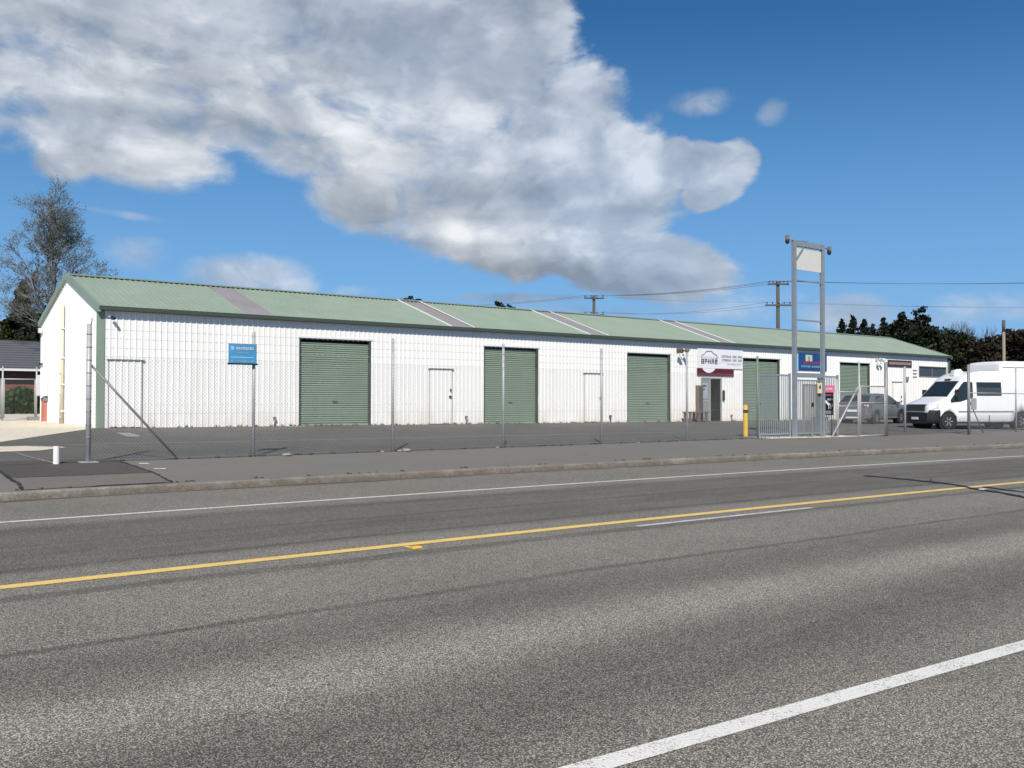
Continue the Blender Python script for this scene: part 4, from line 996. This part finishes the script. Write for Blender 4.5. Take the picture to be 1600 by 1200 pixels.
for x in CW:
    for sy in (-1, 1): m.lathe((x, sy*.82, CR), (0, -sy, 0), [(0, .371), (.26, .371)], 28)
m.build('underbody', M['blackp'], car, True)
for sy in (-1, 1):
    m = MB(); cb.side(m, [(.62, 1.00), (1.36, .98), (1.36, 1.38), (.90, 1.36)], sy, .005); m.build('rear_quarter_window', M['glass'], car, True)
    m = MB(); cb.side(m, [(1.42, .98), (2.24, .97), (2.24, 1.37), (1.42, 1.38)], sy, .005); m.build('rear_door_window', M['glass'], car, True)
    m = MB(); cb.side(m, [(2.30, .97), (3.10, .985), (2.55, 1.31), (2.30, 1.36)], sy, .005); m.build('front_door_window', M['glass'], car, True)
    m = MB(); m.add([(x, sy*y, z) for x, y, z in [(.005, .56, .74), (.02, .56, .96), (.15, .835, 1.0), (.34, .87, .93), (.26, .865, .76)]]+[(x+.05, sy*(y-.05), z) for x, y, z in [(.005, .56, .74), (.02, .56, .96), (.15, .835, 1.0), (.34, .87, .93), (.26, .865, .76)]],
                    [(0, 1, 2, 3, 4), (9, 8, 7, 6, 5)]+[(i, 5+i, 5+(i+1) % 5, (i+1) % 5) for i in range(5)]); tl = m.build('tail_light', M['red'], car, True)
    m = MB(); m.box(.0, sy*.60, .88, .012, sy*.74, .95); m.build('reverse_lens', M['clear'], tl, True)
    m = MB(); m.add([(x, sy*y, z) for x, y, z in [(4.44, .40, .62), (4.43, .42, .74), (4.2, .81, .80), (4.1, .83, .68)]], [(0, 1, 2, 3)]); m.build('headlight', M['clear'], car, True)
    for x in (1.40, 2.27, 3.14): m = MB(); cb.side(m, [(x, .30), (x+.012, .30), (x+.012, .98), (x, .98)], sy, .003); m.build('door_gap', M['blackp'], car, True)
    m = MB(); cb.side(m, [(1.5, .30), (3.05, .30), (3.05, .35), (1.5, .35)], sy, .02); m.build('sill_strip', M['galvd'], car, True)
    for x in (1.48, 2.36): m = MB(); cb.side(m, [(x, .84), (x+.15, .84), (x+.15, .88), (x, .88)], sy, .03); m.build('door_handle', M['vang'], car, True)
    m = MB(); m.box(2.85, sy*.86, .98, 2.97, sy*1.02, 1.10); m.build('wing_mirror', M['vang'], car, True)
    for x in CW: wheel(car, x, sy*.845, CR, .19, sy)
m = MB(); cb.deck(m, .26, .60, .93, .010, f1=.88); m.build('rear_window', M['glass'], car, True)
m = MB(); cb.deck(m, 3.28, 2.66, .93, .010, f1=.88); m.build('windscreen', M['glass'], car, True)
m = cb.shell([-.03, .02, .10, .25, .40], off=.018, ztop=.56, zbot=.24, rnd=.04); m.build('rear_bumper', M['vang'], car, True)
m = MB(); m.box(-.036, -.25, .60, .0, .25, .71); m.box(-.045, -.3, .30, -.02, .3, .36); m.build('number_plate', M['signw'], car, True)
w_ = pt_on(1371, 664, .33); place(car, (CW[0], -.86), (w_.x, w_.y, G(w_.x, w_.y)), R(5.25))
# tall white motorhome beyond the van
mh = thing('motorhome', (0, 0, 0), 'tall white motorhome body rising behind the rear half of the white van', 'motorhome')
mb_ = Body([(0, 2.2), (.05, 3.05), (.16, 3.22), (.5, 3.26), (6.0, 3.26), (6.2, 3.1)], [(0, 1.0), (.12, 1.08), (6.1, 1.08), (6.2, 1.0)], .45, .0, 3.)
mb_.shell([0, .05, .16, .5, 1.5, 3, 4.5, 6., 6.2], rnd=.10).build('body', M['vanw'], mh, True)
for sy in (-1, 1):
    m = MB(); mb_.side(m, [(1.2, 1.6), (2.6, 1.6), (2.6, 2.2), (1.2, 2.2)], sy); m.build('side_window', M['glass'], mh, True)
    m = MB(); mb_.side(m, [(.2, 2.92), (6, 2.92), (6, 2.95), (.2, 2.95)], sy, .015); m.build('roof_moulding', M['galvd'], mh, True)
    for x in (1.0, 4.9): wheel(mh, x, sy*1.02, .36, .22, sy)
m = MB(); m.box(.3, -.8, .3, 6, .8, .6); m.build('underbody', M['blackp'], mh, True)
w_ = at(1562, 640, 48.5); place(mh, (0, -1.08), (w_.x, w_.y, G(w_.x, w_.y)), R(-20))
# ------------------------------------------------------------------ power poles and wires
def up_pole(px, pytop, D, rz, arms, label):
    p = at(px, 600, D); zt = at(px, pytop, D).z; g = G(p.x, p.y) if p.y < 60 else .7
    t_ = thing('power_pole', (p.x, p.y, g), label, 'power pole', 'power poles behind the building')
    m = MB(); m.tube((p.x, p.y, g-.1), (p.x, p.y, zt), .19, 10, r1=.13); m.build('pole', M['pole'], t_)
    d = Vector((math.cos(rz), math.sin(rz), 0)); ends = []
    for (pya, hwid, ns) in arms:
        z = at(px, pya, D).z; c = Vector((p.x, p.y, z)); f_ = Vector((-d.y, d.x, 0))*-.16
        m = MB(); m.bar(c-d*hwid+f_, c+d*hwid+f_, .10, .13); a_ = m.build('crossarm', M['pole'], t_); row = []
        for k in range(ns):
            q = c+d*(-hwid+.12+(2*hwid-.24)*k/(ns-1))+f_
            m = MB(); m.lathe(q+Vector((0, 0, .06)), (0, 0, 1), [(0, .02), (.08, .02), (.10, .06), (.18, .065), (.21, .03)], 8); m.build('insulator', M['pole'], a_)
            row.append(q+Vector((0, 0, .26)))
        ends.append(row)
    if 'nearer' in label:
        m = MB(); m.lathe((p.x-.3, p.y-.3, at(px, 478, D).z-.9), (0, 0, 1), [(0, .10), (.05, .16), (.5, .16), (.55, .08)], 12); m.build('cable_can', M['pole'], t_)
    return ends
A_ = up_pole(1216, 439, 76, R(-37), [(444, .85, 6), (477, 1.05, 5)], 'dark timber power pole with two crossarms left of the steel sign frame')
B_ = up_pole(928, 462, 84, R(-37), [(466, .90, 4), (492, .90, 4)], 'dark timber power pole with crossarms just above the middle of the roof')
def offp(px, py, D, n, hw_, rz=R(-37)):
    d = Vector((math.cos(rz), math.sin(rz), 0)); c = at(px, py, D); return [c+d*(-hw_+2*hw_*k/(n-1)) for k in range(n)]
def wire(a, b, sag, label, grp, r=.012):
    m = MB(); N = 14; P = [a.lerp(b, i/N)-Vector((0, 0, 4*sag*(i/N)*(1-i/N))) for i in range(N+1)]
    for p, q in zip(P, P[1:]): m.tube(p, q, r, 4, cap=False)
    tag(m.build('power_line', M['pole']), label, 'wire', grp)
Rg = offp(1900, 432, 64, 6, .8); Rl = offp(1900, 476, 64, 5, .9); Lf = offp(560, 470, 120, 4, .8); Ll = offp(560, 492, 120, 4, .8)
for k in (0, 3, 5): wire(A_[0][k], Rg[k], .35, 'thin upper overhead wire running right from the pole beside the sign frame', 'upper wires to the right', .016)
for k in (0, 4): wire(A_[1][k], Rl[k], .3, 'thin lower overhead wire running right from the pole beside the sign frame', 'lower wires to the right', .008)
for k in (0, 1, 3): wire(B_[0][k], A_[0][[0, 2, 0, 5][k]], .35, 'thin upper overhead wire strung between the two power poles', 'upper wires between the poles', .016)
for k in (0, 3): wire(B_[1][k], A_[1][[0, 2, 0, 4][k]], .5, 'thin lower overhead wire strung between the two power poles', 'lower wires between the poles', .013)
for k in (0, 2): wire(Lf[k], B_[0][k], .8, 'thin upper overhead wire running left from the pole above the roof', 'upper wires to the left', .012)
wire(Ll[1], B_[1][1], .8, 'lowest thin overhead wire running left from the pole above the roof', None, .010)
wire(B_[0][1], A_[1][1], .2, 'slanting wire from the top of the farther pole to the lower crossarm of the other', None, .008)
p = at(1569, 600, 56); z = at(1569, 500, 56).z; m = MB(); m.tube((p.x, p.y, .2), (p.x, p.y, z-.7), .085, 12); o = m.build('light_pole', M['conpole']); tag(o, 'plain pale pole with a dark top standing behind the white motorhome', 'pole')
m = MB(); m.tube((p.x, p.y, z-.7), (p.x, p.y, z), .092, 12); m.build('pole_cap', M['pole'], o)

# ------------------------------------------------------------------ trees
def leaf_obj(name, C_, S_, mat, par):
    """C_: leaf centres (n,3), S_: sizes (n,)"""
    n = len(C_); a = RNG.normal(size=(n, 3)); a /= np.linalg.norm(a, axis=1)[:, None]
    b = np.cross(a, RNG.normal(size=(n, 3))); b /= np.linalg.norm(b, axis=1)[:, None]
    s = S_[:, None]; v = np.stack([C_-a*s, C_+b*s*.55, C_+a*s, C_-b*s*.55], 1).reshape(-1, 3)
    me = bpy.data.meshes.new(name); me.vertices.add(4*n); me.vertices.foreach_set('co', v.ravel())
    me.loops.add(4*n); me.loops.foreach_set('vertex_index', np.arange(4*n)); me.polygons.add(n)
    me.polygons.foreach_set('loop_start', np.arange(n)*4); me.polygons.foreach_set('loop_total', np.full(n, 4)); me.update(); me.materials.append(mat)
    o = bpy.data.objects.new(name, me); COL.objects.link(o); attach(o, par); return o
def tree_base(name, px, D, label, cat, grp=None):
    p = at(px, 600, D); g = .6
    return thing(name, (p.x, p.y, g), label, cat, grp), Vector((p.x, p.y, g))
def conifer(px, pytop, D, rad, label, grp, mat='leaf_dark', lean=0., dens=1., full=1.0, name='conifer', slope=.5):
    t_, b = tree_base(name, px, D, label, 'tree', grp); H = at(px, pytop, D).z-b.z
    m = MB(); m.tube(b, b+Vector((lean, 0, H*.97)), .02*H, 8, r1=.02)
    C_ = []; S_ = []; z = H*.06
    while z < H:
        k = 1-z/H; rr = min(rad, (H-z)*slope)*(.75+.5*random.random())+.06
        nb = max(3, int(5+5*k*full))
        for i in range(nb):
            a = random.random()*2*PI; L = rr*(.6+.5*random.random()); dz = -L*.18+random.random()*.2
            q = b+Vector((lean*z/H+math.cos(a)*L, math.sin(a)*L, z+dz)); o_ = b+Vector((lean*z/H, 0, z))
            if i % 2 == 0: m.tube(o_, q, .03, 4, r1=.01, cap=False)
            n = int((10+34*L)*dens)
            for j in range(n):
                u_ = random.random()**.7; w = .10+.16*L*(1-u_*.6)
                C_.append((o_.x+(q.x-o_.x)*u_+random.gauss(0, w*.6), o_.y+(q.y-o_.y)*u_+random.gauss(0, w*.6), o_.z+(q.z-o_.z)*u_+random.gauss(0, w*.5))); S_.append(.10+random.random()*.13)
        z += .26+.20*k
    m.build('trunk', M['bark'], t_); leaf_obj('crown', np.array(C_), np.array(S_), M[mat], t_)
def clumpy(px, D, clumps, label, grp=None, mat='leaf_dark', size=.16, dens=1., name='tree', trunk=.25, cat='tree'):
    """clumps: (px, py, radius m, squash) in the plane of the tree"""
    t_, b = tree_base(name, px, D, label, cat, grp); C_ = []; S_ = []; m = MB()
    top = max(at(c[0], c[1], D).z for c in clumps); fork = b+Vector((0, 0, (top-b.z)*.35)); m.tube(b, fork, trunk, 8, r1=trunk*.7)
    for (cx, cy, r, sq) in clumps:
        c = at(cx, cy, D); c = Vector((c.x, c.y, c.z))+Vector((fw.x, fw.y, 0))*random.uniform(-r, r)*.7; m.tube(fork, c, trunk*.4, 5, r1=.03)
        ns = max(6, int(9*r))
        for k in range(ns):                                            # sub-clumps give the crown light and dark knots and gaps
            d = Vector((random.gauss(0, 1), random.gauss(0, 1), random.gauss(0, 1))).normalized()*r*(random.random()**.45)
            e_ = c+Vector((d.x, d.y, d.z*sq)); sr = r*random.uniform(.16, .34)
            n = int(60*dens*(sr/.5)**1.6)+14; g = np.clip(RNG.normal(size=(n, 3)), -1.7, 1.7)*sr*np.array([.62, .62, .5])+np.array(e_)
            C_.append(g); S_.append(size*(.6+.8*RNG.random(n)))
            if k % 3 == 0: m.tube(c, e_, .035, 4, r1=.012, cap=False)
    m.build('trunk', M['bark'], t_); leaf_obj('crown', np.concatenate(C_), np.concatenate(S_), M[mat], t_)
def branching(px, D, pytop, label, grp=None, mat='bark', spread=.42, levels=6, kids=3, leaf=None, nleaf=0, r0=.16, name='bare_tree', limbs=None, first=.28, lsize=.07, start=0, twig=1.0):
    t_, b = tree_base(name, px, D, label, 'tree', grp); H = at(px, pytop, D).z-b.z; m = MB(); tips = []
    def grow(p, d, L, r, lv):
        q = p+d*L; m.tube(p, q, r, 5 if r > .05 else 3, r1=r*.68, cap=False)
        if lv <= 2: tips.append((p, q))
        if lv == 0: return
        for k in range(kids if lv > 1 else kids+1):
            a = Vector((random.gauss(0, 1), random.gauss(0, 1), random.gauss(0, .6))).normalized()
            nd_ = (d+a*spread*random.uniform(.7, 1.5)+Vector((0, 0, .16))).normalized()
            grow(p+d*L*random.uniform(.55, 1.), nd_, L*random.uniform(.62, .86), r*.6, lv-1)
    if limbs:
        for (x_, y_, fx, fy, r_) in limbs:                              # main limbs placed by where they start and end
            p, q = at(fx, fy, D), at(x_, y_, D); off = Vector((fw.x, fw.y, 0))*random.uniform(-1.2, 1.2); q = q+off
            N = 7; P = [p.lerp(q, i/N)+Vector((random.gauss(0, .10), random.gauss(0, .10), 0))*(1 if 0 < i else 0) for i in range(N+1)]
            for i, (u_, v_) in enumerate(zip(P, P[1:])):
                rr = r_*(1-.8*i/N); m.tube(u_, v_, rr, 6, r1=r_*(1-.8*(i+1)/N), cap=False)
                if i >= start:
                    for k in range(3 if i < N-1 else 5):
                        a = Vector((random.gauss(0, 1), random.gauss(0, 1), random.gauss(0, .5))).normalized(); grow(v_, (a*.9+Vector((0, 0, .55))).normalized(), twig*random.uniform(.7, 1.3), min(rr*.35, .022)+.005, levels)
    else: grow(b, Vector((0, 0, 1)), H*first*1.12, r0, levels)
    m.build('trunk', M[mat], t_)
    if leaf:
        C_ = []
        for _ in range(nleaf):
            p, q = random.choice(tips); c = p.lerp(q, random.random()); C_.append((c.x+random.gauss(0, .07), c.y+random.gauss(0, .07), c.z+random.gauss(0, .08)))
        leaf_obj('crown', np.array(C_), lsize*(.6+.8*RNG.random(len(C_))), M[leaf], t_)
# birch at the left
branching(80, 62, 280, 'tall sparse birch with thin grey twigs rising behind the gable end', None, 'birchbark', levels=3, kids=3, leaf='leaf_birch', nleaf=15000, name='birch_tree', lsize=.045, spread=.6, start=1, twig=.8,
          limbs=[(80, 322, 84, 600, .24), (47, 405, 82, 520, .11), (28, 428, 78, 470, .08), (66, 345, 83, 440, .09), (108, 348, 84, 440, .10), (100, 368, 84, 400, .08), (122, 420, 85, 480, .10), (143, 428, 90, 520, .08), (16, 480, 80, 520, .07), (92, 330, 83, 380, .06), (72, 375, 82, 430, .06), (44, 455, 80, 500, .06), (118, 455, 85, 500, .06), (84, 350, 83, 420, .05)])
conifer(34, 440, 72, 3.0, 'dark pointed spruce beneath the birch at the far left', None, 'leaf_spruce', dens=2.0, full=2.0, name='spruce_tree', slope=.42)
conifer(14, 500, 74, 1.8, 'smaller dark spruce at the left edge beside the taller spruce', None, 'leaf_spruce', dens=1.4, full=1.6, name='spruce_tree', slope=.36)
clumpy(58, 70, [(57, 505, 1.5, 1.), (62, 525, 1.6, .9), (44, 528, 1.3, .8), (75, 515, 1.4, 1.)], 'dark bushy tree tucked behind the gable corner right of the spruce', None, 'leaf_dark', .16)
# small tops over the roof
clumpy(643, 84, [(643, 469, .6, .9), (651, 474, .6, .7), (635, 475, .55, .7), (643, 492, 1.6, .8)], 'small round dark tree top showing over the roof ridge left of centre', None, 'leaf_dark', .14, 1.3)
clumpy(790, 88, [(779, 474, .35, .9), (783, 480, .45, .8), (790, 482, .5, .8), (799, 482, .5, .8), (793, 494, 1.4, .7)], 'windswept dark tree top over the roof left of the bare twigs', None, 'leaf_dark', .13, 1.5)
branching(836, 90, 447, 'bare twiggy tree top over the roof beside the second skylight', 'bare tree tops over the roof', levels=5, kids=3, r0=.13, first=.24)
branching(868, 92, 470, 'lower bare twiggy tree top just left of the pole over the roof', 'bare tree tops over the roof', levels=5, kids=3, r0=.12, first=.26)
# right hand belt
for i, (px, py, D, r) in enumerate([(1316, 501, 112, 2.2), (1333, 494, 112, 2.6), (1351, 499, 108, 2.4), (1364, 508, 110, 2.0), (1381, 496, 106, 3.0), (1398, 505, 108, 2.2)]):
    lb = ['leftmost and thin conifer top over the far end of the roof', 'tall conifer top, second from the left over the far roof', 'third conifer top from the left over the far roof', 'short thin conifer between two taller ones over the far roof', 'tallest pointed conifer of the row, before the dark tree mass', 'conifer top merging into the left side of the dark tree mass'][i]
    conifer(px, py, D, r, lb, 'row of conifers over the far roof', dens=.8, full=1.3)
clumpy(1422, 86, [(1410, 514, .9, 1.4), (1418, 506, .9, 1.5), (1431, 502, 1.0, 1.5), (1440, 515, 1.1, 1.2), (1415, 534, 2., 1.), (1435, 539, 2.3, 1.), (1425, 564, 2.6, 1.), (1450, 564, 2.6, 1.), (1408, 554, 1.6, 1.)], 'tallest dark evergreen of the belt with ragged top, behind the roof end', 'dark evergreens behind the yard', 'leaf_dark', .18, 1.5)
clumpy(1466, 84, [(1455, 537, 1.5, .9), (1470, 537, 1.5, .8), (1485, 543, 1.5, .8), (1465, 551, 2.3, 1.), (1485, 557, 2.4, 1.), (1460, 577, 2.6, 1.), (1484, 581, 2.4, 1.)], 'broad dark evergreen right of the tallest one, below the bare treetop', 'dark evergreens behind the yard', 'leaf_dark', .18, 1.5)
clumpy(1512, 82, [(1500, 554, 1.5, .8), (1515, 554, 1.8, .8), (1530, 557, 1.6, .8), (1508, 571, 2.3, 1.), (1530, 579, 2.4, 1.), (1550, 581, 2., 1.)], 'low dark olive evergreen in the dip between evergreens and russet trees', 'dark evergreens behind the yard', 'leaf_olive', .18, 1.5)
clumpy(1558, 80, [(1545, 555, 1.3, .8), (1556, 547, 1.4, .8), (1572, 541, 1.5, .8), (1560, 554, 2.2, .9), (1580, 557, 2.2, .9), (1565, 577, 2.3, .9), (1545, 569, 1.8, 1.)], 'russet brown tree with a rounded top behind the plain pole', 'russet trees at the right', 'leaf_red', .17, 1.4)
clumpy(1598, 78, [(1588, 539, 1.3, .9), (1605, 533, 1.5, .9), (1600, 549, 2.2, 1.), (1618, 544, 2.4, 1.), (1598, 565, 2.4, 1.), (1625, 569, 2.4, 1.)], 'dark russet tree cut off by the right edge of the view', 'russet trees at the right', 'leaf_red', .17, 1.4)
clumpy(1665, 80, [(1650, 549, 2.2, 1.), (1680, 544, 2.4, 1.), (1665, 559, 3., 1.), (1700, 564, 3., 1.)], 'dark evergreen beyond the right edge', None, 'leaf_dark', .2, 1.2)
clumpy(1440, 92, [(1395, 569, 2.4, 1.), (1430, 574, 2.8, 1.), (1470, 594, 3., 1.), (1520, 599, 3., 1.), (1570, 601, 3., 1.), (1610, 599, 3., 1.)], 'dense dark hedge filling the foot of the tree belt', None, 'leaf_dark', .2, 1.7, name='hedge', cat='hedge')
branching(1501, 88, 490, 'tall bare tree with dense upright twigs above the dark evergreens', 'bare trees in the belt', levels=6, kids=3, spread=.30, r0=.15, first=.27)
branching(1519, 90, 500, 'thin bare tree leaning right, second of the bare ones in the belt', 'bare trees in the belt', levels=5, kids=3, spread=.30, r0=.12, first=.27)
branching(1537, 84, 500, 'slender bare tree with a straight stem in the dip of the tree belt', 'bare trees in the belt', levels=5, kids=3, spread=.26, r0=.10, first=.30)

# ------------------------------------------------------------------ beyond the gable: gate, hedge, brick house
lg = thing('yard_gate', (6.4, 38.5, .7), 'galvanised framed chain link gate between the gable corner and the left edge', 'gate')
m = MB()
xg = [3.2, 6.44, 7.56]
for x in xg: post(m := MB(), x, 38.5, G(x, 38.5)-.02, 2.66, .03); m.build('post', M['galv'], lg)
for a, b in zip(xg, xg[1:]):
    m = MB()
    for z in (.80, 2.24): m.tube((a, 38.5, z), (b, 38.5, z), .020, 8)
    for q_ in (a+.05, b-.05): m.tube((q_, 38.5, .80), (q_, 38.5, 2.24), .018, 8)
    fr_ = m.build('gate_leaf', M['galv'], lg); m = MB(); mesh_between(m, (a, 38.5), (b, 38.5), .80, 2.24, .09); m.build('wire_mesh', M['wire'], fr_)
m = MB(); m.box(7.3, 38.42, .62, 7.66, 38.8, .86); tag(m.build('footing', M['galvd']), 'dark low footing at the rear gable corner beside the gate', 'footing')
hs_ = thing('brick_house', (8, 68, .74), 'red brick house with a dark grey tiled roof beyond the gate at the left', 'house')
m = MB(); m.box(-12, 66, .5, 24, 74, 3.42); m.build('wall', M['brick'], hs_)
m = MB(); m.prism([(65.4, 3.40), (70, 5.45), (74.6, 3.40), (74.6, 3.28), (65.4, 3.28)], 'x', -12.5, 24.5); m.build('roof', M['tiles'], hs_)
m = MB(); m.box(-12.5, 65.28, 3.30, 24.5, 65.39, 3.44); m.build('gutter', M['whiteplastic'], hs_)
for (a, b) in ((13.2, 14.0), (-3, -1)):
    m = MB(); m.box(a, 65.95, 1.6, b, 65.99, 3.0); w_ = m.build('window', M['winglass'], hs_); m = MB(); m.box(a-.06, 65.93, 1.54, b+.06, 65.99, 1.6); m.box(a-.06, 65.93, 3., b+.06, 65.99, 3.06); m.build('window_frame', M['maroon'], w_)
C_ = []; 
n = 26000; xx = RNG.uniform(-10, 18, n); hh = 1.15+.22*np.sin(xx*1.3)+.15*np.sin(xx*3.1+1)
yy = 57+RNG.normal(size=n)*.45; zz = .7+hh*RNG.random(n)**.8
hd = thing('ivy_hedge', (6, 57, .7), 'low dark green ivy hedge in front of the red brick house', 'hedge')
leaf_obj('foliage', np.stack([xx, yy, zz], 1), .09+.08*RNG.random(n), M['leaf_ivy'], hd)
m = MB()
for k in range(30): x = -10+k*.95; m.tube((x, 57, .6), (x+.2, 57.1, 1.6), .03, 5, r1=.012)
m.build('stems', M['bark'], hd)
